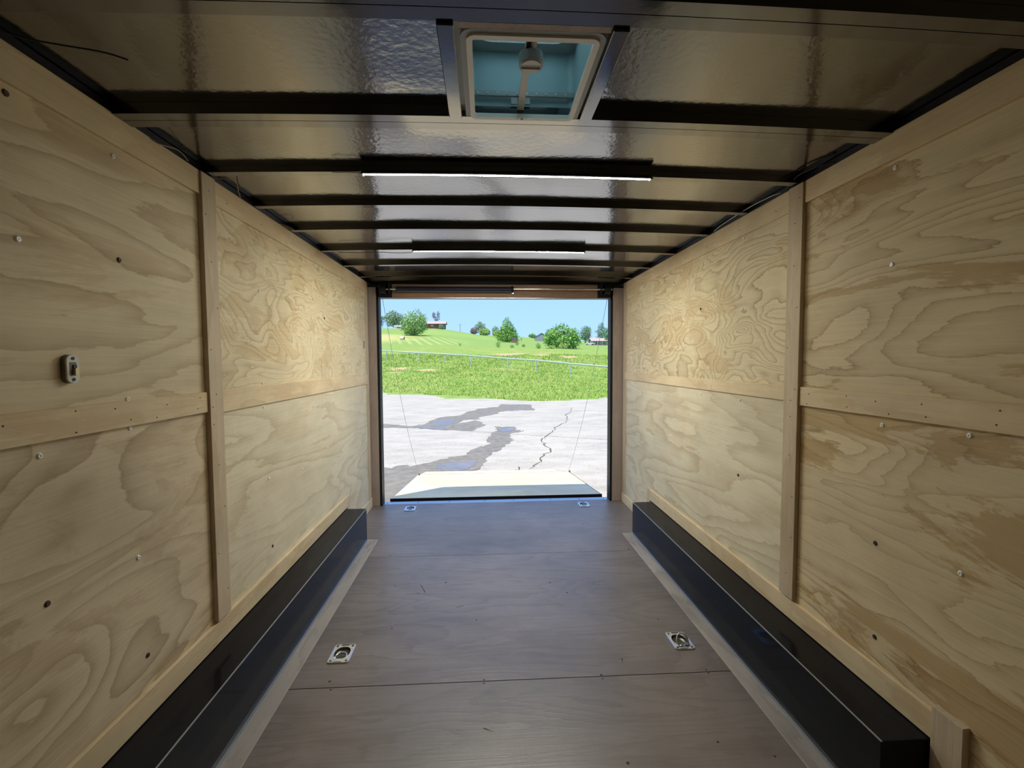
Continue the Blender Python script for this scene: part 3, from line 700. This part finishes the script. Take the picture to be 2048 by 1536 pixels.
for x in (-1.10, -.80, -.49, -.14, .15, .52, .81, 1.06): cyl('screw', (x, 4.475, .001), (x, 4.475, .004), .005, 'black', df, n=8)
box('rear_sill_beam', -1.27, 1.27, 4.44, 4.50, -.20, -.071, 'black', df, .002)

# ramp
HY, HZ = 4.565, -.004
FY, FZ = 6.38, -.215
ra = thing('ramp_door', 'lowered plywood ramp door lying on the concrete behind the trailer', 'ramp', (0, HY, HZ))
sl = (FZ - HZ) / (FY - HY)
def slab(name, x0, x1, x0b, x1b, ya, yb, top, th, m, par, zf=None):
    za, zb = sl * ya + top, (sl * yb + top if zf is None else zf)
    V = [(x0, ya, za), (x1, ya, za), (x1b, yb, zb), (x0b, yb, zb), (x0, ya, za - th), (x1, ya, za - th), (x1b, yb, zb - th), (x0b, yb, zb - th)]
    return raw(name, V, [(0, 1, 2, 3), (7, 6, 5, 4), (4, 5, 1, 0), (5, 6, 2, 1), (6, 7, 3, 2), (7, 4, 0, 3)], m, par)
slab('deck', -1.078, 1.058, -1.078, 1.058, .012, 1.50, .019, .018, 'ramp_ply', ra)
slab('deck', -1.078, 1.058, -1.078, 1.058, 1.504, FY - HY, .019, .018, 'ramp_ply', ra)
slab('frame_edge', -1.092, 1.072, -1.092, 1.072, .0, .012, .021, .07, 'black', ra)
for s in (-1, 1): slab('side_edge', s * 1.079 - .01, s * 1.079 + .01 - (.02 if s > 0 else 0), s * 1.079 - .01, s * 1.079 + .01 - (.02 if s > 0 else 0), .012, FY - HY, .017, .05, 'alu', ra)
slab('backing', -1.06, 1.04, -1.06, 1.04, .02, FY - HY - .01, .0, .03, 'black', ra)
slab('flap', -1.05, .93, -1.01, .87, FY - HY + .006, FY - HY + .27, .018, .016, 'ramp_ply', ra, FZ - HZ - .012 + .004)
slab('flap_hinge', -1.0, .90, -1.0, .90, FY - HY - .012, FY - HY + .010, .0225, .003, 'zinc', ra)
for s in (-1, 1): cyl('cable_eye', (s * 1.06, FY - HY - .06, sl * (FY - HY) + .015), (s * 1.06, FY - HY - .06, sl * (FY - HY) + .05), .012, 'zinc_dark', ra, n=8)
box('hinge_tube', -1.08, 1.06, -.03, -.004, -.035, -.005, 'black', ra, .002)

# counterbalance spring over the door
sp = thing('door_spring', 'black torsion spring tube with thin shaft and cable drums above the rear door', 'door spring', (0, 4.335, 2.075))
cyl('spring_tube', (-.95, 0, 0), (.128, 0, 0), .026, 'spring', sp, 20, smooth=False)
cyl('collar', (.128, 0, 0), (.150, 0, 0), .032, 'black', sp, 16)
for k in range(5): box('set_screw', .132 + .004 * k, .136 + .004 * k, -.004, .004, -.039, -.031, 'zinc', sp, 0)
cyl('shaft', (.150, 0, .004), (1.10, 0, .004), .0085, 'rod', sp, 10)
cyl('shaft', (-1.10, 0, 0), (-.95, 0, 0), .0085, 'rod', sp, 10)
for s in (-1, 1):
    dx = -1.072 if s < 0 else 1.052
    dr = cyl('cable_drum', (dx - .022, 0, .005), (dx + .022, 0, .005), .045, 'black', sp, 24)
    for q in (-.024, .024): cyl('drum_flange', (dx + q - .003, 0, .005), (dx + q + .003, 0, .005), .052, 'black', dr, 24)
    tube('cable_wrap', [(dx + s * .028, .045 * math.cos(a), .005 + .047 * math.sin(a)) for a in [R(-100 + 280 * k / 20) for k in range(21)]], .0022, 'steel_cable', dr)
    box('bearing_plate', dx + s * -.062, dx + s * -.054, -.035, .045, -.035, .06, 'black', sp, .001)
    ex = -1.06 if s < 0 else 1.06; A = Vector((dx + s * .028, .045, .0)); B = Vector((ex - (.0 if s < 0 else .02), FY - .06 - 4.335, FZ + .03 - 2.075))
    pts = [A.lerp(B, k / 24) + Vector((0, 0, -.16 * math.sin(math.pi * k / 24))) for k in range(25)]
    tube('cable', pts, .0022, 'steel_cable', sp, 6)

# ------------------------------------------------------------------ outdoors: concrete
GZ = -.25
lot = struct('concrete_lot')
EDGE = [(-60, 62), (-30, 40), (-14, 29.5), (-5.755, 24.431), (-3.956, 23.098), (-1.823, 21.518), (0.052, 19.857), (1.285, 18.702), (2.283, 18.348), (3.13, 18.481), (4.157, 19.353), (5.225, 19.486), (8, 19.3), (14, 17.5), (30, 14), (60, 8)]
def rag(P, amt, sub=4, seed=1):
    rnd = random.Random(seed); Q = []
    for A, B in zip(P, P[1:]):
        for k in range(sub):
            t = k / sub; x = A[0] + (B[0] - A[0]) * t; y = A[1] + (B[1] - A[1]) * t
            d = math.hypot(B[0] - A[0], B[1] - A[1]); a = min(amt, d * .25)
            Q.append((x + (rnd.uniform(-a, a) if k else 0), y + rnd.uniform(-a, a) * 2 * (1 if k else 0)))
    return Q + [P[-1]]
JO = [(-60, 45), (-9, 15.6), (-2.862, 12.112), (-1.987, 11.51), (-0.563, 10.681), (1.228, 9.753), (3.0, 8.95), (9, 5.7), (60, -22)]
def flat(name, poly, z, m, parent=None, th=.0):
    bm = bmesh.new(); vs = [bm.verts.new((x, y, z)) for x, y in poly]; f_ = bm.faces.new(vs)
    bmesh.ops.triangulate(bm, faces=[f_])
    if bm.faces and sum(q.normal.z for q in bm.faces) < 0: bmesh.ops.reverse_faces(bm, faces=bm.faces)
    me = bpy.data.meshes.new(name); bm.normal_update()
    if th:
        r = bmesh.ops.extrude_face_region(bm, geom=list(bm.faces)); 
        for v in [g for g in r['geom'] if isinstance(g, bmesh.types.BMVert)]: v.co.z -= th
        bmesh.ops.recalc_face_normals(bm, faces=bm.faces)
    bm.to_mesh(me); bm.free()
    me.materials.append(M_[m]); return link(bpy.data.objects.new(name, me), parent)
JU = [(x + .014, y + .016) for x, y in JO]; JD = [(x - .014, y - .016) for x, y in JO]
flat('slab', rag(EDGE, .10, 10, 3) + JU[::-1], GZ, 'concrete', lot, .12)
flat('slab', JD + [(60, -40), (-60, -40)], GZ, 'concrete', lot, .12)
bs = flat('slab_bed', [(-60, -40), (60, -40), (60, 8), (30, 16), (4, 18.2), (-14, 28.5), (-60, 60)], GZ - .03, 'crack', lot)

def wet(name, poly, z, m, label, amt=.05, sub=5, seed=1, hole=None):
    P = rag(poly + [poly[0]], amt, sub, seed)[:-1]
    o = flat(name, P, z, m, None, .002); return o
STA = [(-9, 15.4), (-3.008, 12.263), (-1.995, 11.56), (-1.695, 11.999), (-1.691, 12.564), (-1.455, 13.327), (-0.902, 13.79), (-0.419, 15.572), (0.277, 16.118), (0.409, 17.107), (1.57, 16.863), (1.469, 14.922), (0.814, 14.992), (0.331, 14.622), (0.224, 14.043), (-0.376, 13.218), (-0.3, 12.75), (-0.487, 12.747), (-0.759, 12.622), (-0.93, 11.95), (-0.658, 12.13), (-0.40, 12.55), (-0.128, 11.715), (-0.429, 10.669), (-1.007, 10.832), (-1.65, 11.119), (-1.947, 11.264), (-2.794, 11.344), (-9, 14.6)]
STB = [(0.084, 11.313), (0.598, 11.265), (0.611, 10.682), (0.769, 10.558), (0.415, 10.174), (0.364, 9.793), (0.46, 9.342), (0.252, 8.655), (-0.03, 7.888), (-0.175, 7.239), (-0.216, 6.859), (-0.378, 6.68), (-0.538, 6.66), (-0.874, 6.70), (-1.058, 6.66), (-1.13, 6.125), (-1.19, 5.385), (-1.24, 4.6), (-1.9, 4.6), (-1.778, 6.984), (-1.579, 7.06), (-1.211, 7.223), (-0.891, 7.614), (-0.452, 7.923), (-0.367, 8.428), (-0.044, 8.981), (-0.129, 9.394), (-0.034, 10.018), (0.138, 10.616)]
s_a = wet('wet_patch', STA, GZ + .003, 'wet', '', .05, 5, 5); tag(s_a, 'long dark damp streak across the far concrete, left of the crack', 'wet patch')
s_b = wet('wet_patch', STB, GZ + .003, 'wet', '', .05, 5, 6); tag(s_b, 'dark damp trail on the near concrete running to the left side of the ramp', 'wet patch')
for P, l, sd in (([(-1.616, 12.267), (-1.392, 12.684), (-1.057, 12.961), (-0.956, 12.064), (-1.107, 11.627), (-1.418, 11.506)], 'bluish puddle in the far damp streak above the slab joint', 1),
              ([(-0.855, 7.244), (-0.589, 7.323), (-0.317, 7.458), (-0.287, 7.148), (-0.407, 6.84), (-0.587, 6.72), (-0.808, 6.80), (-0.919, 7.007)], 'largest bluish puddle just beyond the ramp end', 2),
              ([(0.222, 11.179), (0.545, 11.2), (0.51, 10.691), (0.396, 10.422), (0.138, 10.65)], 'small bluish puddle at the head of the near damp trail', 3),
              ([(-1.99, 11.53), (-1.55, 11.419), (-1.109, 11.20), (-1.051, 10.948), (-1.502, 11.10), (-1.92, 11.32)], 'thin bluish puddle lying along the slab joint', 4)):
    tag(wet('puddle', P, GZ + .006, 'water', '', .04, 4, sd), l, 'puddle')
def ribbon(name, P, w, z, m, seed):
    rnd = random.Random(seed); P = rag(P, .05, 4, seed); V = []; F = []
    for i, (x, y) in enumerate(P):
        a = P[max(i - 1, 0)]; b2 = P[min(i + 1, len(P) - 1)]; dx, dy = b2[0] - a[0], b2[1] - a[1]; L_ = math.hypot(dx, dy) or 1
        ww = w * rnd.uniform(.4, 1.1) * (.3 if i in (0, len(P) - 1) else 1)
        for q, zz in ((1, z), (-1, z), (0, z + .004)): V.append((x - dy / L_ * ww * q, y + dx / L_ * ww * q, zz))
    for i in range(len(P) - 1): F += [(3 * i, 3 * i + 3, 3 * i + 5, 3 * i + 2), (3 * i + 2, 3 * i + 5, 3 * i + 4, 3 * i + 1)]
    return raw(name, V, F, m, lot)
ribbon('crack', [(2.9, 15.6), (2.64, 14.584), (2.256, 13.466), (2.163, 12.484), (1.747, 11.406), (1.431, 10.496), (1.162, 9.722), (1.021, 9.209), (1.024, 8.888), (1.068, 8.305), (0.795, 7.586), (0.768, 7.264), (0.527, 6.799)], .016, GZ + .001, 'crack', 4)
ribbon('crack', [(0.376, 6.95), (0.309, 6.772), (0.244, 6.577)], .012, GZ + .001, 'crack', 5)

# ------------------------------------------------------------------ outdoors: rising meadow
TU = [-1.3, -.23, -.121, .0316, .143, .2726, 1.4]
TT = [[(24.3, -.25), (51.8, 1.70), (85, 3.83), (153, 7.3), (255, 17.7), (340, 25.9), (420, 24), (560, 18)]] * 2 + [
      [(22.3, -.25), (46.2, 1.31), (80, 3.55), (153, 6.9), (255, 16.7), (340, 25.8), (420, 24), (560, 18)],
      [(19.7, -.25), (40.1, .78), (70, 2.6), (136, 5.4), (255, 13.1), (390, 23.2), (460, 22), (560, 18)],
      [(18.4, -.25), (36.5, .40), (62, 2.29), (120, 4.6), (230, 10.5), (390, 20.1), (480, 19.0), (560, 16)]] + [
      [(19.5, -.25), (33.2, .01), (56, 1.8), (120, 4.2), (230, 9.1), (390, 17.1), (480, 16.5), (560, 14)]] * 2
def hz(x, y):
    u = (x + .118) / max(y, 1)
    k = int(np.clip(np.searchsorted(TU, u) - 1, 0, len(TU) - 2)); t = min(max((u - TU[k]) / (TU[k + 1] - TU[k]), 0), 1); t = t * t * (3 - 2 * t) if 0 < k < 5 else t
    g = lambda r: float(np.interp(y, [a for a, b in r], [b for a, b in r]))
    return g(TT[k]) * (1 - t) + g(TT[k + 1]) * t
us = list(np.linspace(-1.3, -.35, 16)) + list(np.linspace(-.33, .4, 90)) + list(np.linspace(.45, 1.4, 16))
ys = list(np.geomspace(17.0, 560, 130))
V = []; F = []
for y in ys:
    for u in us:
        x = u * y - .118; z = hz(x, y)
        z += .05 * math.sin(x * .9 + y * .5) * math.sin(y * .7) * min(1, max(0, (y - 26) / 10))
        if z <= -.249: z = -.30
        V.append((x, y, z))
n = len(us)
for j in range(len(ys) - 1):
    for i in range(n - 1): F.append((j * n + i, j * n + i + 1, (j + 1) * n + i + 1, (j + 1) * n + i))
me_ = raw('meadow', V, F, 'meadow', None, True); me_['kind'] = 'structure'

# grass blades on the near slope
rng = np.random.default_rng(5)
NB = 70000
yy = 18.3 + (62 - 18.3) * rng.random(NB) ** 1.35; ub = rng.uniform(-.36, .40, NB); xx = ub * yy - .118
ed_x = [p[0] for p in EDGE]; ed_y = [p[1] for p in EDGE]
keep = yy > np.interp(xx, ed_x, ed_y) + rng.uniform(-.15, .1, NB); 
for bx, by, brx, bry in DIRT: keep &= ((xx - bx) / brx) ** 2 + ((yy - by) / bry) ** 2 > rng.uniform(.25, 1.0, NB)
xx, yy = xx[keep], yy[keep]; nb = len(xx)
zz = np.array([hz(a, b_) for a, b_ in zip(xx, yy)]) - .02
zz = np.maximum(zz, -.28)
hh = rng.uniform(.05, .12, nb) * (1 + (yy - 18) / 60); ww = hh * .22 * (1 + (yy - 18) / 60)
an = rng.uniform(0, 2 * np.pi, nb); lx = rng.normal(0, .35, nb) * hh; ly = rng.normal(0, .35, nb) * hh
VV = np.empty((nb, 3, 3))
VV[:, 0] = np.stack([xx - np.cos(an) * ww, yy - np.sin(an) * ww, zz], 1); VV[:, 1] = np.stack([xx + np.cos(an) * ww, yy + np.sin(an) * ww, zz], 1); VV[:, 2] = np.stack([xx + lx, yy + ly, zz + hh], 1)
me = bpy.data.meshes.new('grass'); me.vertices.add(nb * 3); me.vertices.foreach_set('co', VV.reshape(-1).astype('f'))
me.loops.add(nb * 3); me.loops.foreach_set('vertex_index', np.arange(nb * 3, dtype='i')); me.polygons.add(nb); me.polygons.foreach_set('loop_start', np.arange(0, nb * 3, 3, dtype='i')); me.update(calc_edges=True); me.validate()
me.materials.append(M_['blades']); gr = link(bpy.data.objects.new('grass', me)); gr['kind'] = 'stuff'; gr['label'] = 'rough green grass on the bank beyond the concrete'; gr['category'] = 'grass'

# pipe fence
fe = thing('pipe_fence', 'low galvanised pipe rail fence running down the grassy bank', 'fence', (1.784, 39.5, hz(1.784, 39.5)))
FP = [(-16.0, 55.3, 2.93), (-13.6, 53.2, 2.75), (-11.1, 51.0, 2.55), (-7.0, 47.3, 2.27), (-4.1, 44.7, 2.08), (-1.5, 42.4, 1.89), (1.8, 39.5, 1.59), (4.05, 37.5, 1.43), (6.5, 35.3, 1.15), (9.2, 33.0, .90), (11.6, 30.8, .72), (14, 28.6, .6)]
L0 = Vector(fe.location)
for x, y, z in FP:
    g = hz(x, y); cyl('post', Vector((x, y, min(g, z - .7) - .05)) - L0, Vector((x, y, z)) - L0, .055, 'galv', fe, 10)
for k, (A, B) in enumerate(zip(FP, FP[1:])):
    cyl('rail', Vector(A) - L0, Vector(B) - L0, .062, 'galv', fe, 8)

# ------------------------------------------------------------------ trees
def crown_mesh(name, blobs, n, ls, m, parent, seed, up=.25):
    rg = np.random.default_rng(seed); P = []; Nn = []
    tot = sum(b_[3] * b_[4] * b_[5] for b_ in blobs)
    for (bx, by, bz, rx, ry, rz) in blobs:
        k = max(20, int(n * rx * ry * rz / tot))
        d = rg.normal(size=(k, 3)); d /= np.linalg.norm(d, axis=1)[:, None]
        rad = (.62 + .42 * rg.random(k) ** .6)
        lump = 1 + .16 * np.sin(d[:, 0] * 5 + seed) * np.sin(d[:, 2] * 6 + 1 + seed) + .10 * np.sin(d[:, 1] * 9 + d[:, 2] * 8)
        P.append(np.array([bx, by, bz]) + d * (rad * lump)[:, None] * np.array([rx, ry, rz])); Nn.append(d)
    P = np.concatenate(P); Nn = np.concatenate(Nn); k = len(P)
    nr = Nn * .6 + rg.normal(size=(k, 3)) * .7 + np.array([0, 0, up]); nr /= np.linalg.norm(nr, axis=1)[:, None]
    a = np.cross(nr, rg.normal(size=(k, 3))); a /= np.linalg.norm(a, axis=1)[:, None]; b2 = np.cross(nr, a)
    s = ls * rg.uniform(.6, 1.3, k)[:, None]
    VV = np.stack([P - a * s, P - b2 * s * .55, P + a * s, P + b2 * s * .55], 1)
    me = bpy.data.meshes.new(name); me.vertices.add(k * 4); me.vertices.foreach_set('co', VV.reshape(-1).astype('f'))
    me.loops.add(k * 4); me.loops.foreach_set('vertex_index', np.arange(k * 4, dtype='i')); me.polygons.add(k); me.polygons.foreach_set('loop_start', np.arange(0, k * 4, 4, dtype='i')); me.update(calc_edges=True)
    me.materials.append(M_[m]); o = link(bpy.data.objects.new(name, me), parent); return o
def tree(name, label, cat, x, y, w, h, m, seed, shape='round', n=2200, ls=None, trunk=.12, bark='bark', zb=None):
    z = hz(x, y) - .1 if zb is None else zb
    t = thing(name, label, cat, (x, y, z))
    r = w / 2; rg = random.Random(seed); B = []
    if shape == 'round':
        B.append((0, 0, h * .56, r * .80, r * .80, h * .40))
        for k in range(7):
            a = 2 * math.pi * k / 7 + rg.random(); B.append((r * .48 * math.cos(a), r * .48 * math.sin(a), h * rg.uniform(.35, .72), r * .48, r * .48, h * .22))
        B.append((rg.uniform(-.2, .2) * r, 0, h * .80, r * .42, r * .42, h * .18))
    elif shape == 'low':      # foliage down to the ground
        B.append((0, 0, h * .46, r * .86, r * .86, h * .46))
        for k in range(9):
            a = 2 * math.pi * k / 9 + rg.random(); B.append((r * .6 * math.cos(a), r * .6 * math.sin(a), h * rg.uniform(.22, .6), r * .40, r * .40, h * .24))
    elif shape == 'cone':
        for k in range(6):
            q = k / 5; rr2 = r * (1 - q) ** .75 * .95 + r * .12; B.append((rg.uniform(-.06, .06) * r, 0, h * (.22 + .66 * q), rr2, rr2, h * .19))
        B.append((-.12 * r, 0, h * .93, r * .10, r * .10, h * .09)); B.append((.16 * r, 0, h * .92, r * .12, r * .12, h * .08))
    elif shape == 'open':
        for k in range(8):
            a = 2 * math.pi * k / 8; B.append((r * .62 * math.cos(a) * rg.uniform(.5, 1), r * .5 * math.sin(a), h * rg.uniform(.5, .88), r * .26, r * .26, h * .13))
    elif shape == 'tier':
        for k in range(7):
            q = k / 6; B.append(((rg.random() - .5) * r * .5, 0, h * (.20 + .70 * q), r * (1.0 - .65 * q), r * (1.0 - .65 * q), h * .085))
        B.append((0, 0, h * .5, r * .45, r * .45, h * .4))
    ls = ls or w * .035
    # branches
    bm = bmesh.new(); tr = max(.06, w * .028)
    addcyl(bm, (0, 0, -.3), (0, 0, h * .55), tr * 1.5, tr * .7, 8)
    for k in range(6 if shape != 'open' else 14):
        a = 2 * math.pi * k / 6 + rg.random(); zz0 = h * rg.uniform(.15, .45); ex = r * rg.uniform(.35, .75)
        addcyl(bm, (0, 0, zz0), (ex * math.cos(a), ex * math.sin(a), zz0 + h * rg.uniform(.2, .42)), tr * .55, tr * .15, 5)
    fin('trunk', bm, bark, t)
    c_ = crown_mesh('foliage', B, n, ls, m, t, seed); c_['kind'] = 'stuff'
    return t
def bush(name, label, cat, x, y, w, h, m, seed, n=500):
    z = hz(x, y) - .03; t = thing(name, label, cat, (x, y, z)); r = w / 2; rg = random.Random(seed)
    B = [(0, 0, h * .5, r * .85, r * .85, h * .5)] + [(r * .5 * math.cos(a), r * .5 * math.sin(a), h * rg.uniform(.3, .6), r * .45, r * .45, h * .3) for a in (0.3, 1.9, 3.5, 5)]
    bm = bmesh.new()
    for k in range(4): a = 1.6 * k; addcyl(bm, (0, 0, -.1), (r * .5 * math.cos(a), r * .5 * math.sin(a), h * .6), w * .03, w * .01, 5)
    fin('stem', bm, 'bark', t); c_ = crown_mesh('foliage', B, n, max(w * .06, .05), m, t, seed); c_['kind'] = 'stuff'; return t
tree('tree', 'dark green tree at the left door edge, cut by the doorway', 'tree', -86, 365, 13.5, 14.5, 'leaf_dark', 11)
tree('tree', 'broad tree on the hill crest between the doorway and the white shed', 'tree', -71, 360, 18.5, 15.6, 'leaf_grey', 12)
tree('tree', 'large light green tree with dark base in front of the brick house', 'tree', -34.8, 224, 13.4, 13.0, 'leaf_light', 13, 'low', n=4200, ls=.42)
tree('tree', 'thin grey half-bare tree standing behind the brick house', 'tree', -39, 362, 9.5, 16.2, 'twig', 14, 'open', n=900, bark='bark_grey')
tree('tree', 'grey-green tree on the skyline right of the utility pole', 'tree', -4.3, 380, 10.8, 11.4, 'leaf_grey', 15)
bush('bush', 'reddish brown shrub at the left foot of the skyline tree', 'bush', -9.7, 372, 6.3, 6.0, 'leaf_red', 16, 900)
bush('bush', 'light green rounded shrub at the right foot of the skyline tree', 'bush', -1.0, 365, 9.8, 5.9, 'leaf_bright', 17, 1200)
tree('tree', 'small grey-green tree peeping out left of the cone-shaped tree', 'tree', 8.4, 400, 7.0, 9.8, 'leaf_grey', 18)
bush('bush', 'pale green shrub left behind the cone-shaped tree', 'bush', 8.0, 350, 7.3, 4.6, 'leaf_bright', 19, 900)
tree('tree', 'tall cone-shaped green tree with twin pointed tip at centre of the field', 'tree', 9.5, 204, 9.4, 11.0, 'leaf_mid', 20, 'cone', n=4200, ls=.34)
tree('tree', 'wide bright green dome-shaped tree right of the grey barn', 'tree', 20.7, 123, 10.4, 7.1, 'leaf_mid', 21, 'low', n=5200, ls=.28)
tree('tree', 'dark oval tree just right of the dome-shaped tree', 'tree', 52.1, 236, 7.4, 10.0, 'leaf_dark', 22, 'round', n=2600)
tree('pine_tree', 'tiered blue-green pine tree behind the low farmhouse', 'tree', 84, 327, 10.5, 15.2, 'leaf_pine', 23, 'tier', n=2600)
tree('tree', 'green tree cut off by the right side of the doorway', 'tree', 38.6, 138, 6.2, 7.5, 'leaf_pine', 24, 'round', n=2400)
bush('bush', 'small round tree on the skyline left of the grey barn', 'bush', 39.4, 385, 7.4, 3.6, 'leaf_mid', 25, 900)
for (x, y, w, h, m, l) in ((3.5, 134, 1.6, 1.95, 'leaf_mid', 'upright green bush below the cone-shaped tree'), (7.4, 129, 1.4, .95, 'leaf_light', 'low spreading bush to the lower right of the cone-shaped tree'),
        (10.9, 159, 1.4, 1.35, 'leaf_mid', 'small round bush right beside the brown shed'), (11.5, 139, 1.2, .95, 'leaf_dark', 'small dark round bush in mid field right of the brown shed'),
        (13.7, 119, 1.6, 1.5, 'leaf_mid', 'rounded bush standing below the grey barn'), (16.4, 112, 1.9, .95, 'leaf_bright', 'low yellow-green bush at the left foot of the dome-shaped tree'),
        (19.8, 116, 2.6, 1.6, 'leaf_bright', 'yellow-green bush in front of the dome-shaped tree'), (19.9, 255, 1.0, 1.9, 'leaf_dark', 'tiny upright sapling far off left of the grey barn')):
    bush('bush', l, 'bush', x, y, w, h, m, int(x * 10), 420)
bush('bush', 'blue-green shrub at the right corner of the brick house', 'bush', -31.8, 331, 4.4, 3.6, 'leaf_pine', 41, 600)
# spiky sprouting plant in the field
z0 = hz(-7.9, 139); spt = thing('field_plant', 'spiky multi-stemmed green plant alone in the field above the fence', 'plant', (-7.9, 139, z0))
rg = random.Random(3)
for k in range(12):
    a = rg.uniform(0, 6.28); l = rg.uniform(.6, 1.15); bm = bmesh.new(); addcyl(bm, (0, 0, -.05), (l * .9 * math.cos(a), .3 * l * math.sin(a), l * 1.25), .07, .01, 5); fin('stem', bm, 'leaf_mid', spt)

# ------------------------------------------------------------------ buildings and field things
def building(name, label, cat, x, y, rot=0.):
    t = thing(name, label, cat, (x, y, hz(x, y) - .3)); t.rotation_euler[2] = rot; return t
def gable(name, w, d, ze, zr, ov, m, par, along='X', th=.15):
    """pitched roof; ridge along X or Y"""
    if along == 'X':
        V = [(-w / 2 - ov, -d / 2 - ov, ze), (w / 2 + ov, -d / 2 - ov, ze), (w / 2 + ov, 0, zr), (-w / 2 - ov, 0, zr), (-w / 2 - ov, d / 2 + ov, ze), (w / 2 + ov, d / 2 + ov, ze)]
    else:
        V = [(-w / 2 - ov, -d / 2 - ov, ze), (-w / 2 - ov, d / 2 + ov, ze), (0, d / 2 + ov, zr), (0, -d / 2 - ov, zr), (w / 2 + ov, -d / 2 - ov, ze), (w / 2 + ov, d / 2 + ov, ze)]
    n_ = 6; V = V + [(a, b_, c_ - th) for a, b_, c_ in V]
    F = [(0, 1, 2, 3), (3, 2, 5, 4), (6, 9, 8, 7), (9, 10, 11, 8), (0, 6, 7, 1), (4, 5, 11, 10), (0, 3, 9, 6), (3, 4, 10, 9), (1, 7, 8, 2), (2, 8, 11, 5)]
    bm = bmesh.new(); vs = [bm.verts.new(v) for v in V]
    for q in F: bm.faces.new([vs[k] for k in q])
    return fin(name, bm, m, par)
def gwall(name, w, d, ze, zr, m, par, along='X'):
    if along == 'Y':
        V = [(-w / 2, -d / 2, 0), (w / 2, -d / 2, 0), (w / 2, -d / 2, ze), (0, -d / 2, zr), (-w / 2, -d / 2, ze)]; V += [(a, d / 2, c_) for a, b_, c_ in V]
        F = [(0, 1, 2, 3, 4), (9, 8, 7, 6, 5), (1, 6, 7, 2), (5, 0, 4, 9), (2, 7, 8, 3), (3, 8, 9, 4)]
        return raw(name, V, F, m, par)
    return box(name, -w / 2, w / 2, -d / 2, d / 2, 0, ze, m, par, 0)
ho = building('house', 'brick hilltop house with shallow pinkish roof half hidden by a tree', 'house', -37.8, 340)
gwall('wall', 16, 9, 3.1, 5, 'brick', ho); gable('roof', 16, 9, 3.3, 5.6, .9, 'shingle', ho)
for x in (-1.2, 4.6): 
    q = box('window', x - .9, x + .9, -4.56, -4.50, 1.3, 2.5, 'white_metal', ho, 0); box('pane', x - .75, x + .75, -4.60, -4.565, 1.4, 2.4, 'glass_dark', q, 0)
hb = building('farmhouse', 'low farmhouse with pinkish-grey roof right of the dark oval tree', 'house', 55.5, 222)
gwall('wall', 8.0, 6, 2.2, 3, 'shed_dark', hb); gable('roof', 8.0, 6, 2.3, 3.9, .5, 'shingle', hb)
for x in (-3.6, -1.2, 1.2, 3.4): box('porch_post', x - .07, x + .07, -3.5, -3.36, 0, 2.3, 'white_metal', hb, 0)
for x in (-2.4, .4): box('window', x - .5, x + .5, -3.06, -3.0, .9, 1.8, 'glass_dark', hb, 0)
bn = building('barn', 'weathered grey board barn with dark gable roof in the field', 'barn', 32.2, 267, R(0))
gwall('wall', 6.2, 9, 3.0, 4.5, 'barn', bn, 'Y'); gable('roof', 6.2, 9, 3.05, 4.85, .3, 'barn_roof', bn, 'Y')
for k in range(5): box('batten', -2.5 + 1.25 * k - .05, -2.5 + 1.25 * k + .05, -4.56, -4.5, .2, 3.0, 'barn', bn, 0)
sd = building('shed', 'long low white metal shed on the hill crest at left', 'shed', -60.0, 332)
gwall('wall', 11, 5, 1.6, 2, 'white_metal', sd); gable('roof', 11, 5, 1.7, 2.5, .2, 'white_metal', sd); box('opening', -3.5, 4.5, -2.56, -2.5, .3, 1.1, 'shed_dark', sd, 0)
bw = building('small_shed', 'small red-brown shed at the right foot of the cone-shaped tree', 'shed', 12.5, 198.5)
gwall('wall', 2.6, 2.6, 2.0, 2.4, 'shed_brown', bw); gable('roof', 2.6, 2.6, 2.05, 2.5, .1, 'barn_roof', bw); box('door', -.5, .5, -1.36, -1.3, .3, 1.9, 'shed_dark', bw, 0)
po = thing('utility_pole', 'thin utility pole on the skyline between the house and the skyline trees', 'pole', (-19.2, 345, hz(-19.2, 345)))
cyl('pole', (0, 0, -.5), (0, 0, 6.0), .15, 'pole', po, 8); box('crossarm', -1.0, 1.0, -.06, .06, 5.3, 5.45, 'pole', po, 0)
pp = thing('post', 'pale slender post left of the low farmhouse', 'post', (49.0, 210, hz(49, 210))); cyl('shaft', (0, 0, -.3), (0, 0, 6.0), .11, 'white_metal', pp, 8); cyl('cap', (0, 0, 6.0), (0, 0, 6.1), .14, 'white_metal', pp, 8)
ba = thing('hay_bale', 'round pale hay bale on the mown hillside', 'hay bale', (-32.7, 181, hz(-32.7, 181) + .6))
cyl('roll', (-.85, .1, 0), (.65, -.25, 0), .66, 'bale', ba, 20); cyl('bale_end', (.65, -.25, 0), (.69, -.26, 0), .55, 'shed_dark', ba, 20)
ca = thing('car', 'small white car parked left of the low farmhouse', 'car', (49.2, 213.5, hz(49.2, 213.5)))
def car(t):
    side = [(-2.1, .3), (-2.1, .85), (-1.3, .98), (-.75, 1.42), (.7, 1.42), (1.3, .98), (2.1, .85), (2.15, .3)]
    bm = bmesh.new(); A = [bm.verts.new((x, -.85, z)) for x, z in side]; B = [bm.verts.new((x, .85, z)) for x, z in side]
    for i in range(len(side)): bm.faces.new((A[i], A[(i + 1) % 8], B[(i + 1) % 8], B[i]))
    bm.faces.new(A); bm.faces.new(B); fin('body', bm, 'car_paint', t)
    raw('side_window', [(-1.1, -.87, 1.0), (1.1, -.87, 1.0), (.65, -.87, 1.34), (-.7, -.87, 1.34)], [(0, 1, 2, 3)], 'barn_roof', t)
    for x in (-1.35, 1.35):
        for y in (-.8, .8): cyl('wheel', (x, y - .1, .32), (x, y + .1, .32), .33, 'black_rubber', t, 14)
car(ca)
